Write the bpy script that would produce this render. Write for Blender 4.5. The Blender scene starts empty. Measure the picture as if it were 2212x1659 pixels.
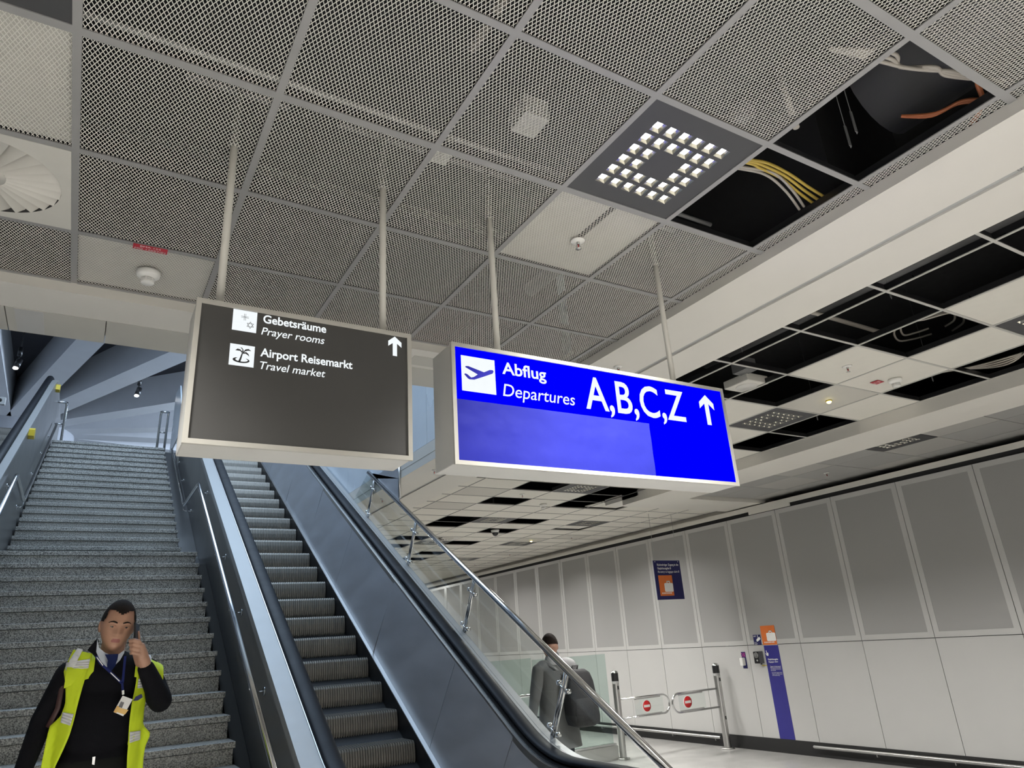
import bpy, bmesh, math, random
from mathutils import Matrix, Vector
from math import sin, cos, pi, radians, sqrt, tan
random.seed(7)
S = bpy.context.scene
COL = S.collection
H = 1.77                      # camera height above the lower floor
# ---------------------------------------------------------------- camera
yaw, pitch, roll = radians(31.9717), radians(20.4358), radians(-3.8726)
fwd = Vector((sin(yaw)*cos(pitch), cos(yaw)*cos(pitch), sin(pitch)))
rt = Vector((cos(yaw), -sin(yaw), 0)); up = rt.cross(fwd)
r2 = cos(roll)*rt + sin(roll)*up; u2 = -sin(roll)*rt + cos(roll)*up
cam = bpy.data.cameras.new('camera'); camo = bpy.data.objects.new('camera', cam); COL.objects.link(camo)
cam.sensor_fit = 'HORIZONTAL'; cam.sensor_width = 36; cam.lens = 36*1496.58/2212; cam.clip_start = .05; cam.clip_end = 200
M3 = Matrix((r2, u2, -fwd)).transposed()
camo.matrix_world = Matrix.Translation((0, 0, H)) @ M3.to_4x4()
S.camera = camo
# ---------------------------------------------------------------- world, large lights, exposure
w = bpy.data.worlds.new('world'); S.world = w; w.use_nodes = True
w.node_tree.nodes['Background'].inputs[0].default_value = (.75, .85, 1, 1)
w.node_tree.nodes['Background'].inputs[1].default_value = .25
S.view_settings.view_transform = 'Standard'; S.view_settings.look = 'None'
S.view_settings.exposure = 0.0; S.view_settings.gamma = 1.0; S.view_settings.use_curve_mapping = False
S.cycles.max_bounces = 7; S.cycles.diffuse_bounces = 4; S.cycles.glossy_bounces = 4; S.cycles.transmission_bounces = 4
S.cycles.transparent_max_bounces = 16; S.cycles.use_adaptive_sampling = True; S.cycles.adaptive_threshold = .04
def area(name, loc, target, sx, sy, power, col, spread=180):
    l = bpy.data.lights.new(name, 'AREA'); l.shape = 'RECTANGLE'; l.size = sx; l.size_y = sy; l.energy = power; l.color = col
    l.spread = radians(spread)
    o = bpy.data.objects.new(name, l); COL.objects.link(o); o.location = loc
    d = Vector(target) - Vector(loc); o.rotation_euler = d.to_track_quat('-Z', 'Y').to_euler()
    return o
# daylight of the upper hall: a rooflight above the stair well and unseen area lights added either side to brighten the beams
area('rooflight', (1.2, 9.0, 9.0), (1.2, 9.0, 0), 4.6, 7.5, 620, (.60, .78, 1))
area('side_daylight', (8.6, 19, 7.6), (0, 19, 7.2), 12, 2.6, 2600, (.66, .80, 1))
area('side_daylight', (-7.5, 19, 7.6), (0, 19, 7.2), 12, 2.6, 2000, (.66, .80, 1))
CEIL_W = (1, .985, .955)
LAMP = 125; NEAR = 90; BACK = 260
# ---------------------------------------------------------------- materials
def nodes(name):
    m = bpy.data.materials.new(name); m.use_nodes = True
    nt = m.node_tree; nt.nodes.clear()
    o = nt.nodes.new('ShaderNodeOutputMaterial')
    return m, nt, o
def N(nt, t, **k):
    n = nt.nodes.new(t)
    for a, b in k.items(): setattr(n, a, b)
    return n
def mat(name, col, rough=.5, metal=0, var=.06, scale=12, bump=0, bscale=60, stretch=None, spec=.5, emit=None, estr=0, coat=0, rvar=.08, alpha=1, trans=0):
    m, nt, o = nodes(name); L = nt.links
    b = N(nt, 'ShaderNodeBsdfPrincipled'); L.new(b.outputs[0], o.inputs[0])
    b.inputs['Roughness'].default_value = rough; b.inputs['Metallic'].default_value = metal
    b.inputs['Specular IOR Level'].default_value = spec; b.inputs['Coat Weight'].default_value = coat
    b.inputs['Transmission Weight'].default_value = trans
    tc = N(nt, 'ShaderNodeTexCoord'); mp = N(nt, 'ShaderNodeMapping'); L.new(tc.outputs['Object'], mp.inputs[0])
    if stretch: mp.inputs['Scale'].default_value = stretch
    nz = N(nt, 'ShaderNodeTexNoise'); nz.inputs['Scale'].default_value = scale; nz.inputs['Detail'].default_value = 4
    L.new(mp.outputs[0], nz.inputs[0])
    mr = N(nt, 'ShaderNodeMapRange'); mr.inputs[3].default_value = 1-var; mr.inputs[4].default_value = 1+var
    L.new(nz.outputs[0], mr.inputs[0])
    mx = N(nt, 'ShaderNodeVectorMath', operation='SCALE'); mx.inputs[0].default_value = col[:3]
    L.new(mr.outputs[0], mx.inputs['Scale']); L.new(mx.outputs[0], b.inputs['Base Color'])
    rr = N(nt, 'ShaderNodeMapRange'); rr.inputs[3].default_value = max(.02, rough-rvar); rr.inputs[4].default_value = min(1, rough+rvar)
    L.new(nz.outputs[0], rr.inputs[0]); L.new(rr.outputs[0], b.inputs['Roughness'])
    if bump:
        n2 = N(nt, 'ShaderNodeTexNoise'); n2.inputs['Scale'].default_value = bscale; n2.inputs['Detail'].default_value = 3
        L.new(mp.outputs[0], n2.inputs[0])
        bp = N(nt, 'ShaderNodeBump'); bp.inputs['Strength'].default_value = bump; bp.inputs['Distance'].default_value = .01
        L.new(n2.outputs[0], bp.inputs['Height']); L.new(bp.outputs[0], b.inputs['Normal'])
    if emit:
        b.inputs['Emission Color'].default_value = (*emit, 1); b.inputs['Emission Strength'].default_value = estr
    return m
def granite(name, lo, hi, scale, rough, spec=.5, contrast=.12):
    m, nt, o = nodes(name); L = nt.links
    b = N(nt, 'ShaderNodeBsdfPrincipled'); L.new(b.outputs[0], o.inputs[0]); b.inputs['Roughness'].default_value = rough
    b.inputs['Specular IOR Level'].default_value = spec
    g = N(nt, 'ShaderNodeNewGeometry')
    n1 = N(nt, 'ShaderNodeTexNoise'); n1.inputs['Scale'].default_value = scale; n1.inputs['Detail'].default_value = 3; n1.inputs['Roughness'].default_value = .7
    L.new(g.outputs['Position'], n1.inputs[0])
    cr = N(nt, 'ShaderNodeValToRGB'); e = cr.color_ramp.elements
    e[0].position = .5-contrast; e[0].color = (*lo, 1); e[1].position = .5+contrast; e[1].color = (*hi, 1)
    L.new(n1.outputs[0], cr.inputs[0])
    n2 = N(nt, 'ShaderNodeTexNoise'); n2.inputs['Scale'].default_value = 1.7; n2.inputs['Detail'].default_value = 5
    L.new(g.outputs['Position'], n2.inputs[0])
    mr = N(nt, 'ShaderNodeMapRange'); mr.inputs[1].default_value = .3; mr.inputs[2].default_value = .7; mr.inputs[3].default_value = .85; mr.inputs[4].default_value = 1.12
    L.new(n2.outputs[0], mr.inputs[0])
    mx = N(nt, 'ShaderNodeVectorMath', operation='SCALE'); L.new(cr.outputs[0], mx.inputs[0]); L.new(mr.outputs[0], mx.inputs['Scale'])
    L.new(mx.outputs[0], b.inputs['Base Color'])
    return m
def glass(name, tint, refl=1.0, rough=.0):
    m, nt, o = nodes(name); L = nt.links
    tr = N(nt, 'ShaderNodeBsdfTransparent'); tr.inputs[0].default_value = (*tint, 1)
    gl = N(nt, 'ShaderNodeBsdfGlossy'); gl.inputs['Roughness'].default_value = rough
    lw = N(nt, 'ShaderNodeLayerWeight'); lw.inputs[0].default_value = .5
    pw = N(nt, 'ShaderNodeMath', operation='POWER'); pw.inputs[1].default_value = 5; L.new(lw.outputs['Facing'], pw.inputs[0])
    fr = N(nt, 'ShaderNodeMath', operation='MULTIPLY_ADD'); fr.inputs[1].default_value = .9; fr.inputs[2].default_value = .035; L.new(pw.outputs[0], fr.inputs[0])
    nz = N(nt, 'ShaderNodeTexNoise'); nz.inputs['Scale'].default_value = 3
    ml = N(nt, 'ShaderNodeMath', operation='MULTIPLY'); ml.inputs[1].default_value = refl
    m2 = N(nt, 'ShaderNodeMapRange'); m2.inputs[3].default_value = .9; m2.inputs[4].default_value = 1.1
    m3 = N(nt, 'ShaderNodeMath', operation='MULTIPLY')
    L.new(nz.outputs[0], m2.inputs[0]); L.new(fr.outputs[0], ml.inputs[0]); L.new(ml.outputs[0], m3.inputs[0]); L.new(m2.outputs[0], m3.inputs[1])
    mx = N(nt, 'ShaderNodeMixShader'); L.new(m3.outputs[0], mx.inputs[0]); L.new(tr.outputs[0], mx.inputs[1]); L.new(gl.outputs[0], mx.inputs[2])
    L.new(mx.outputs[0], o.inputs[0])
    return m
def emis(name, col, st, var=.03):
    m, nt, o = nodes(name); L = nt.links
    e = N(nt, 'ShaderNodeEmission'); L.new(e.outputs[0], o.inputs[0]); e.inputs[0].default_value = (*col, 1)
    nz = N(nt, 'ShaderNodeTexNoise'); nz.inputs['Scale'].default_value = 4
    mr = N(nt, 'ShaderNodeMapRange'); mr.inputs[3].default_value = st*(1-var); mr.inputs[4].default_value = st*(1+var)
    L.new(nz.outputs[0], mr.inputs[0]); L.new(mr.outputs[0], e.inputs[1])
    return m
M = {}
M['cream'] = mat('cream_mesh', (.67, .65, .60), .5)
M['tee'] = mat('grey_tee', (.255, .25, .245), .45)
M['tee_light'] = mat('light_tee', (.42, .41, .38), .45)
M['black'] = mat('plenum_black', (.012, .012, .013), .8)
M['duct'] = mat('dark_duct', (.10, .10, .10), .6, bump=.1, bscale=40)
M['backing'] = mat('fleece_backing', (.50, .485, .44), .8)
M['tile'] = mat('beige_tile', (.64, .615, .55), .6, bump=.25, bscale=260, var=.05)
M['tile2'] = mat('beige_tile_darker', (.50, .48, .43), .6, bump=.25, bscale=260, var=.06)
M['tile3'] = mat('shaded_tile', (.33, .325, .31), .6, bump=.25, bscale=260, var=.05)  # the dim field's weaker light is put into this darker grey
M['tile3b'] = mat('shaded_tile_lighter', (.38, .37, .345), .6, bump=.25, bscale=260, var=.05)  # slightly lighter variant of the same shaded tile colour
M['plaster'] = mat('drywall_paint', (.62, .595, .545), .6, var=.03, scale=3)
M['panelgrey'] = mat('painted_soffit_panel', (.47, .455, .41), .5, var=.05, scale=3)
M['groove'] = mat('groove_metal', (.36, .36, .35), .4, var=.05)
M['white'] = mat('white_plastic', (.72, .71, .68), .35)
M['offwhite'] = mat('painted_steel_white', (.56, .54, .49), .4)
M['frame'] = mat('sign_frame_paint', (.40, .385, .345), .4)
M['house'] = mat('sign_housing_grey', (.50, .49, .46), .45)
M['greyface'] = mat('dark_grey_sign_face', (.050, .0485, .046), .6, var=.04, scale=30)
M['signwhite'] = emis('backlit_white', (.93, .98, 1), 1.0)
M['signblue'] = emis('backlit_blue', (.0, .0, 1), 1.0, .0)
M['film'] = mat('vinyl_patch_blue', (.016, .019, .16), .36, bump=.6, bscale=5, var=.3, scale=3, spec=.22, emit=(.01, .012, .6), estr=.3)
M['ink'] = mat('dark_ink', (.03, .03, .032), .5)
M['inkblue'] = mat('blue_ink', (.006, .006, .25), .5, spec=.2, emit=(0, 0, .8), estr=.12)
M['led'] = emis('led_white', (.95, .98, 1), 14)
M['ledoff'] = emis('led_dim', (.9, .97, 1), 1.3)
M['chrome'] = mat('reflector_chrome', (.75, .73, .66), .15, 1)
M['ledplate'] = mat('anthracite_plate', (.048, .048, .05), .5)
M['steel'] = mat('brushed_steel', (.56, .555, .54), .30, 1, var=.05, scale=6, rvar=.03)
M['tube'] = mat('polished_tube', (.62, .62, .62), .16, 1, var=.04, rvar=.02)
M['panel'] = mat('balustrade_steel', (.44, .455, .49), .40, .5, var=.25, scale=3, bump=.05, bscale=4, rvar=.10, stretch=(1, .45, 1.6))
M['sidepanel'] = mat('dark_side_sheet', (.20, .20, .20), .34, .75, var=.08, scale=2)
M['deck'] = mat('aluminium_deck', (.30, .30, .295), .42, .25, var=.05)
M['rubber'] = mat('handrail_rubber', (.008, .009, .012), .5, spec=.12)
M['skirt'] = mat('black_skirt', (.012, .012, .013), .45, spec=.3)
M['stepm'] = mat('step_aluminium', (.23, .215, .19), .42, .7, var=.2, scale=9)
M['matte'] = mat('dark_matte_sheet', (.035, .034, .032), .85, spec=.08)
M['granite'] = granite('stair_granite', (.045, .044, .042), (.54, .53, .49), 115, .33)
M['floorg'] = granite('floor_granite', (.26, .255, .245), (.50, .49, .47), 160, .22)
M['blackbase'] = mat('black_baseboard', (.018, .018, .018), .35)
M['wallp'] = mat('wall_panel_light', (.46, .455, .44), .35, var=.03, scale=3)
M['wallinf'] = mat('perforated_infill', (.31, .305, .295), .5, var=.05, scale=400, bump=.3, bscale=500)
M['glass'] = glass('clear_glass', (.95, .97, .96), 1.0)
M['glassg'] = glass('greenish_glass', (.83, .90, .88), 1.0)
M['blueglass'] = mat('pale_panel', (.62, .68, .74), .25, var=.12, scale=1.2)
M['concrete'] = mat('painted_concrete', (.52, .53, .55), .7, var=.06, scale=3, bump=.1, bscale=30)
M['darkceil'] = mat('dark_upper_ceiling', (.05, .05, .06), .8)
M['hallwall'] = mat('upper_wall', (.24, .25, .27), .7)
M['red'] = mat('red_label', (.42, .02, .035), .4)
M['noentry'] = mat('no_entry_red', (.62, .015, .02), .4)
M['print'] = mat('white_print', (.78, .77, .74), .4)
M['orange'] = mat('orange_sign', (.66, .165, .035), .4)
M['navy'] = mat('navy_sign', (.02, .021, .10), .45, spec=.3)
M['violet'] = mat('blue_violet_strip', (.034, .031, .20), .45, spec=.3)
M['magenta'] = mat('magenta_print', (.5, .05, .25), .4)
M['blackpl'] = mat('black_plastic', (.015, .015, .016), .3)
M['greypl'] = mat('grey_plastic', (.12, .12, .12), .45)
M['yellow'] = mat('yellow_plastic', (.62, .46, .02), .4)
M['cyellow'] = mat('yellow_cable', (.42, .30, .05), .5)
M['cwhite'] = mat('grey_cable', (.34, .31, .27), .5)
M['corange'] = mat('orange_cable', (.36, .11, .04), .5)
M['skin'] = mat('skin', (.40, .22, .145), .5, var=.1, scale=25)
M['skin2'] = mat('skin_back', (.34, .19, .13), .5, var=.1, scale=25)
M['lip'] = mat('lips', (.28, .10, .085), .5)
M['hair'] = mat('dark_hair', (.016, .011, .008), .85, spec=.15, bump=.5, bscale=220)
M['eye'] = mat('eye', (.16, .14, .12), .25); M['iris'] = mat('iris', (.012, .009, .007), .2)
M['sweater'] = mat('black_knit', (.006, .006, .008), .9, spec=.15, bump=.4, bscale=300)
M['trouser'] = mat('dark_trousers', (.009, .010, .009), .85, spec=.15)
M['hivis'] = mat('hi_vis_yellow', (.60, .74, .015), .7, var=.12, scale=9)
M['reflect'] = mat('reflective_tape', (.72, .72, .72), .35, var=.08, scale=30)
M['shirt'] = mat('pale_striped_shirt', (.50, .54, .60), .7)
M['tie'] = mat('blue_tie', (.004, .011, .065), .7, spec=.2)
M['lanyard'] = mat('blue_lanyard', (.004, .010, .09), .6, spec=.2)
M['coat'] = mat('grey_coat', (.12, .12, .118), .85, bump=.3, bscale=200)
M['scarf'] = mat('pale_grey_knit', (.34, .34, .34), .85)
M['bag'] = mat('black_backpack', (.018, .018, .02), .7, bump=.3, bscale=120)
M['leather'] = mat('brown_strap', (.05, .02, .018), .5)
# ---------------------------------------------------------------- helpers
WL = {}
def tag(o, label=None, cat=None, group=None, kind=None):
    if label: o['label'] = label
    if cat: o['category'] = cat
    if group: o['group'] = group
    if kind: o['kind'] = kind
    return o
def link(o, loc, parent=None):
    COL.objects.link(o); o.location = loc; WL[o.name] = Vector(loc)
    if parent:
        o.parent = parent; o.matrix_parent_inverse = Matrix.Translation(-WL[parent.name])
    return o
def empty(name, loc, label=None, cat=None, group=None):
    o = bpy.data.objects.new(name, None); o.empty_display_size = .1
    link(o, loc); return tag(o, label, cat, group)
class MB:
    def __init__(s): s.v = []; s.f = []; s.m = []; s.sm = []
    def add(s, vs, fs, mi=0, smooth=False):
        b = len(s.v); s.v += [tuple(map(float, p)) for p in vs]
        for f in fs: s.f.append(tuple(b+i for i in f)); s.m.append(mi); s.sm.append(smooth)
        return s
    def box(s, x0, x1, y0, y1, z0, z1, mi=0):
        v = [(x, y, z) for x in (x0, x1) for y in (y0, y1) for z in (z0, z1)]
        return s.add(v, [(0, 1, 3, 2), (4, 6, 7, 5), (0, 4, 5, 1), (2, 3, 7, 6), (0, 2, 6, 4), (1, 5, 7, 3)], mi)
    def prism(s, poly, vec, mi=0, smooth=False):
        n = len(poly); p = [Vector(q) for q in poly]; vec = Vector(vec)
        vs = p + [q+vec for q in p]
        return s.add(vs, [tuple(range(n))[::-1], tuple(range(n, 2*n))] + [(i, (i+1) % n, n+(i+1) % n, n+i) for i in range(n)], mi, smooth)
    def poly(s, pts, mi=0): return s.add(pts, [tuple(range(len(pts)))], mi)
    def tube(s, pts, r, n=10, mi=0, cap=True, rs=None, flat=None):
        P = [Vector(p) for p in pts]; b = len(s.v); vs = []; k = len(P)
        ref = None
        for i, p in enumerate(P):
            t = (P[min(i+1, k-1)] - P[max(i-1, 0)]).normalized()
            if ref is None:
                ref = Vector((1, 0, 0)) if abs(t.x) < .8 else Vector((0, 0, 1))
            a = (ref - t*ref.dot(t)).normalized(); c = t.cross(a); ref = a
            rr = rs[i] if rs else r
            for j in range(n):
                an = 2*pi*j/n
                fx, fy = flat if flat else (1, 1)
                vs.append(p + a*cos(an)*rr*fx + c*sin(an)*rr*fy)
        fs = [(i*n+j, i*n+(j+1) % n, (i+1)*n+(j+1) % n, (i+1)*n+j) for i in range(k-1) for j in range(n)]
        s.add(vs, fs, mi, True)
        if cap: s.add([], [], mi); s.f += [tuple(b+j for j in range(n))[::-1], tuple(b+(k-1)*n+j for j in range(n))]; s.m += [mi, mi]; s.sm += [False, False]
        return s
    def lathe(s, prof, c, n=24, mi=0, axis='z', smooth=True):
        vs = []
        for r, h in prof:
            for j in range(n):
                a = 2*pi*j/n
                d = (r*cos(a), r*sin(a), h) if axis == 'z' else ((h, r*cos(a), r*sin(a)) if axis == 'x' else (r*cos(a), h, r*sin(a)))
                vs.append((c[0]+d[0], c[1]+d[1], c[2]+d[2]))
        k = len(prof)
        s.add(vs, [(i*n+j, i*n+(j+1) % n, (i+1)*n+(j+1) % n, (i+1)*n+j) for i in range(k-1) for j in range(n)], mi, smooth)
        return s
    def ell(s, c, r, nu=20, nv=14, mi=0):
        prof = [(max(sin(pi*i/nv), 1e-4), -cos(pi*i/nv)) for i in range(nv+1)]
        vs = [(c[0]+r[0]*p*cos(2*pi*j/nu), c[1]+r[1]*p*sin(2*pi*j/nu), c[2]+r[2]*h) for p, h in prof for j in range(nu)]
        return s.add(vs, [(i*nu+j, i*nu+(j+1) % nu, (i+1)*nu+(j+1) % nu, (i+1)*nu+j) for i in range(nv) for j in range(nu)], mi, True)
    def cap(s, p0, r0, p1, r1, n=14, mi=0):
        P0, P1 = Vector(p0), Vector(p1); d = (P1-P0).normalized(); pts = []; rs = []
        for i in range(5):
            a = pi/2*i/4; pts.append(P0 - d*r0*cos(a)); rs.append(max(r0*sin(a), 1e-3))
        for i in range(5):
            a = pi/2*(1-i/4); pts.append(P1 + d*r1*cos(a)); rs.append(max(r1*sin(a), 1e-3))
        return s.tube(pts, 1, n, mi, True, rs)
    def mesh(s, name, mats, origin):
        me = bpy.data.meshes.new(name); o = Vector(origin)
        me.from_pydata([tuple(Vector(p)-o) for p in s.v], [], s.f)
        for m in (mats if isinstance(mats, (list, tuple)) else [mats]): me.materials.append(M[m] if isinstance(m, str) else m)
        me.polygons.foreach_set('material_index', s.m); me.polygons.foreach_set('use_smooth', s.sm)
        bm = bmesh.new(); bm.from_mesh(me); bmesh.ops.recalc_face_normals(bm, faces=bm.faces); bm.to_mesh(me); bm.free()
        me.update(); return me
    def build(s, name, mats, parent=None, origin=None, label=None, cat=None, group=None, kind=None):
        if origin is None:
            xs, ys, zs = zip(*s.v); origin = ((min(xs)+max(xs))/2, (min(ys)+max(ys))/2, min(zs) if parent is None else (min(zs)+max(zs))/2)
        o = bpy.data.objects.new(name, s.mesh(name, mats, origin)); link(o, origin, parent)
        return tag(o, label, cat, group, kind)
def inst(src, name, loc, parent=None, rot=None):
    o = bpy.data.objects.new(name, src.data if hasattr(src, 'data') else src); link(o, loc, parent)
    if rot: o.rotation_euler = rot
    return o
def copy_tree(root, loc, label=None, group=None):
    r = root.copy(); COL.objects.link(r); r.location = loc; WL[r.name] = Vector(loc)
    if label: r['label'] = label
    if group: r['group'] = group
    for ch in list(root.children):
        c = ch.copy(); COL.objects.link(c); c.parent = r
        for g in list(ch.children):
            d = g.copy(); COL.objects.link(d); d.parent = c
    return r
def bev(o, wd=.004, seg=2):
    m = o.modifiers.new('bevel', 'BEVEL'); m.width = wd; m.segments = seg; m.limit_method = 'ANGLE'; return o
_tc = {}
def text2d(body, size=1, shear=0, off=0, xs=1):
    c = bpy.data.curves.new('t', 'FONT'); c.body = body; c.size = size; c.shear = shear; c.offset = off; c.resolution_u = 4
    o = bpy.data.objects.new('t', c); COL.objects.link(o)
    dg = bpy.context.evaluated_depsgraph_get(); dg.update()
    me = bpy.data.meshes.new_from_object(o.evaluated_get(dg))
    v = [(p.co.x*xs, p.co.y) for p in me.vertices]; f = [tuple(q.vertices) for q in me.polygons]
    bpy.data.objects.remove(o); bpy.data.curves.remove(c); bpy.data.meshes.remove(me)
    return v, f
def put_text(mb, body, org, ux, uy, cap, width=None, shear=0, off=0, mi=0, fit=True):
    """flat lettering: cap = cap height in metres, width = total width in metres"""
    v, f = text2d(body, 1, shear, off)
    if not v: return
    x0 = min(p[0] for p in v); x1 = max(p[0] for p in v)
    sy = cap/.70; sx = (width/(x1-x0)) if width else sy
    O, ux, uy = Vector(org), Vector(ux), Vector(uy)
    mb.add([O + ux*((p[0]-x0)*sx) + uy*(p[1]*sy) for p in v], f, mi)
def lerp(a, b, t): return a+(b-a)*t
def ipol(tab, x):
    for (a, b), (c, d) in zip(tab, tab[1:]):
        if x <= c: return lerp(b, d, min(max((x-a)/(c-a), 0), 1))
    return tab[-1][1]
def remesh(mb, voxel, smooth=2):
    o = bpy.data.objects.new('tmp', mb.mesh('tmp', 'black', (0, 0, 0))); COL.objects.link(o)
    m = o.modifiers.new('r', 'REMESH'); m.mode = 'VOXEL'; m.voxel_size = voxel; m.use_smooth_shade = True
    if smooth:
        q = o.modifiers.new('s', 'SMOOTH'); q.factor = .5; q.iterations = smooth
    dg = bpy.context.evaluated_depsgraph_get(); dg.update()
    me = bpy.data.meshes.new_from_object(o.evaluated_get(dg))
    v = [tuple(p.co) for p in me.vertices]; f = [tuple(q.vertices) for q in me.polygons]
    old = o.data; bpy.data.objects.remove(o); bpy.data.meshes.remove(old); bpy.data.meshes.remove(me)
    return v, f
T30 = tan(radians(30))
# ================================================================ THE SETTING
CZ = H+1.9; SZ = H+1.843; TOP = 4.75
def struct(name, mb, mats, parent=None): return mb.build(name, mats, parent, kind=None if parent else 'structure')
struct('floor', MB().box(-5, 10.4, -3.2, 27, -.2, 0), 'floorg')
struct('wall_left', MB().box(-5.2, -5, -3.2, 27, 0, TOP), 'wallp')
struct('wall_behind', MB().box(-5, 10.4, -3.4, -3.2, 0, TOP), 'wallp')
struct('wall_far', MB().box(-5, 10.4, 27, 27.2, 0, TOP), 'wallp')
struct('wall_right_upper', MB().box(10.3, 10.4, -3.2, 27, 0, TOP), 'black')
# right wall: backing with light panels, the upper row carries a darker perforated infill
WX = 9.2; WT = H+1.69; SEAM = H-.276; BB = .185
wall = struct('wall_right', MB().box(WX+.03, WX+.12, -3.2, 27, 0, WT-.01), 'blackpl')
P0 = 4.225; PW = .9985; GAP = .004
up_b = MB(); mg = .068
y0, y1, z0, z1 = GAP-PW/2, PW/2-GAP, SEAM+GAP, WT
for a in ((y0, y0+mg, z0, z1), (y1-mg, y1, z0, z1), (y0+mg, y1-mg, z0, z0+mg), (y0+mg, y1-mg, z1-mg, z1)):
    up_b.box(WX, WX+.028, *a)
pf = None
for k in range(-6, 23):
    yc = P0 + k*PW + PW/2
    if pf is None:
        pf = up_b.mesh('wall_panel', 'wallp', (0, 0, 0))
        inf = MB().box(WX+.003, WX+.02, y0+mg, y1-mg, z0+mg, z1-mg).mesh('perforated_infill', 'wallinf', (0, 0, 0))
        low = MB().box(WX, WX+.028, y0, y1, BB-.02, SEAM-GAP).mesh('wall_panel', 'wallp', (0, 0, 0))
    a = inst(pf, 'wall_panel', (0, yc, 0), wall); inst(inf, 'perforated_infill', (0, yc, 0), wall); inst(low, 'wall_panel', (0, yc, 0), wall)
struct('baseboard_right', MB().box(WX-.015, WX+.03, -3.2, 27, 0, BB), 'blackbase')
# --- ceilings
ceil = struct('ceiling', MB().box(-5, 10.4, -3.2, 3.9, TOP, TOP+.2).box(3.06, 10.4, 3.9, 27, TOP, TOP+.2).box(-5, -3.5, 3.9, 27, TOP, TOP+.2), 'black')
X1 = lambda i: -.236+.6215*i
Y1 = lambda j: 2.0716+.63*j
TW = .027
def mesh_tile(wx, wy, sw=.0023, sh=.0018):
    mb = MB(); px, py = .0149, .028; dx, dy = wx/2, wy/2
    sl = py/px
    for sgn in (1, -1):
        k = -int((dx+dy/sl)/px)-1
        while k*px < dx+dy/sl+px:
            c = k*px                       # line x = c + sgn*y/sl
            ys = [-dy, dy]
            pts = []
            for y in ys: pts.append((c+sgn*y/sl, y))
            (xa, ya), (xb, yb) = pts
            if xa != xb:
                def clip(x, y, x2, y2):
                    if x < -dx: t = (-dx-x)/(x2-x); return (-dx, y+(y2-y)*t)
                    if x > dx: t = (dx-x)/(x2-x); return (dx, y+(y2-y)*t)
                    return (x, y)
                if not (max(xa, xb) < -dx or min(xa, xb) > dx):
                    p, q = clip(xa, ya, xb, yb), clip(xb, yb, xa, ya)
                    d = Vector((q[0]-p[0], q[1]-p[1], 0))
                    if d.length > .004:
                        n = Vector((-d.y, d.x, 0)).normalized()*sw/2
                        A, B = Vector((*p, 0)), Vector((*q, 0)); u = Vector((0, 0, sh))
                        if sgn < 0: u = Vector((0, 0, sh*.8))
                        mb.prism([A-n, A+n, B+n, B-n], u)
            k += 1
    return mb
tile_me = mesh_tile(.5945, .603).mesh('expanded_mesh_tile', 'cream', (0, 0, 0))
tile_last = mesh_tile(.5945, .50).mesh('expanded_mesh_tile', 'cream', (0, 0, 0))
strip_me = mesh_tile(.066, .603).mesh('edge_mesh_strip', 'cream', (0, 0, 0))
strip_last = mesh_tile(.066, .50).mesh('edge_mesh_strip', 'cream', (0, 0, 0))
back_me = MB().box(-.2972, .2972, -.3015, .3015, .012, .018).mesh('fleece_backing', 'backing', (0, 0, 0))
backl_me = MB().box(-.2972, .2972, -.25, .25, .012, .018).mesh('fleece_backing', 'backing', (0, 0, 0))
sl_b = MB(); sl_b.box(-.2972, .0, -.3015, .3015, .012, .018).box(.035, .2972, -.3015, .3015, .012, .018).box(.0, .035, .06, .3015, .012, .018)
backs_me = sl_b.mesh('fleece_backing', 'backing', (0, 0, 0))
HOLES = {(4, -1), (4, -2)}
LEDS1 = {(3, -1), (-1, -1)}
for i in range(-1, 5):
    for j in range(-5, 3):
        if (i, j) in HOLES or (i, j) in LEDS1 or (i, j) == (-1, 1): continue
        cx = X1(i)+.31075; last = j == 2
        cy = Y1(j)+.315 if not last else (Y1(2)+3.862)/2
        t = inst(tile_last if last else tile_me, 'ceiling_tile', (cx, cy, CZ+.004), ceil)
        if (i, j) in ((-1, 0), (0, 2), (3, 0)):
            b = bpy.data.objects.new('fleece_backing', backl_me if last else (backs_me if i == 3 else back_me))
            COL.objects.link(b); b.parent = t; WL[b.name] = WL[t.name]
for j in range(-5, 3):
    last = j == 2
    inst(strip_last if last else strip_me, 'edge_mesh_strip', (2.92, Y1(j)+.315 if not last else (Y1(2)+3.862)/2, CZ+.004), ceil)
def tee(p, q, wd=TW, m='tee', web=True):
    mb = MB(); (xa, ya), (xb, yb) = p, q
    if abs(xb-xa) > abs(yb-ya):
        mb.box(xa, xb, ya-wd/2, ya+wd/2, CZ-.003, CZ+.002, 0)
        if web: mb.box(xa, xb, ya-.002, ya+.002, CZ+.002, CZ+.045, 1)
    else:
        mb.box(xa-wd/2, xa+wd/2, ya, yb, CZ-.003, CZ+.002, 0)
        if web: mb.box(xa-.002, xa+.002, ya, yb, CZ+.002, CZ+.045, 1)
    return mb.build('grid_tee', [m, 'blackpl'], ceil)
for i in range(-1, 6): tee((X1(i), Y1(-5)), (X1(i), 3.855))
for j in range(-5, 3):
    for i in range(-1, 6):
        a, b = X1(i)+TW/2, (X1(i+1)-TW/2 if i < 5 else 2.955)
        tee((a, Y1(j)), (b, Y1(j)), TW+(.006 if j in (0, -2) else 0))
for i in range(-1, 6): tee((X1(i)+TW/2, 3.852), (X1(i+1)-TW/2 if i < 5 else 2.955, 3.852), .02)
MB().box(-5, 2.955, -3.2, Y1(-5)-.02, CZ, CZ+.03).box(-5, X1(-1)-.014, Y1(-5)-.02, 3.86, CZ, CZ+.03).build('ceiling_panel', 'tile', ceil)
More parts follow.
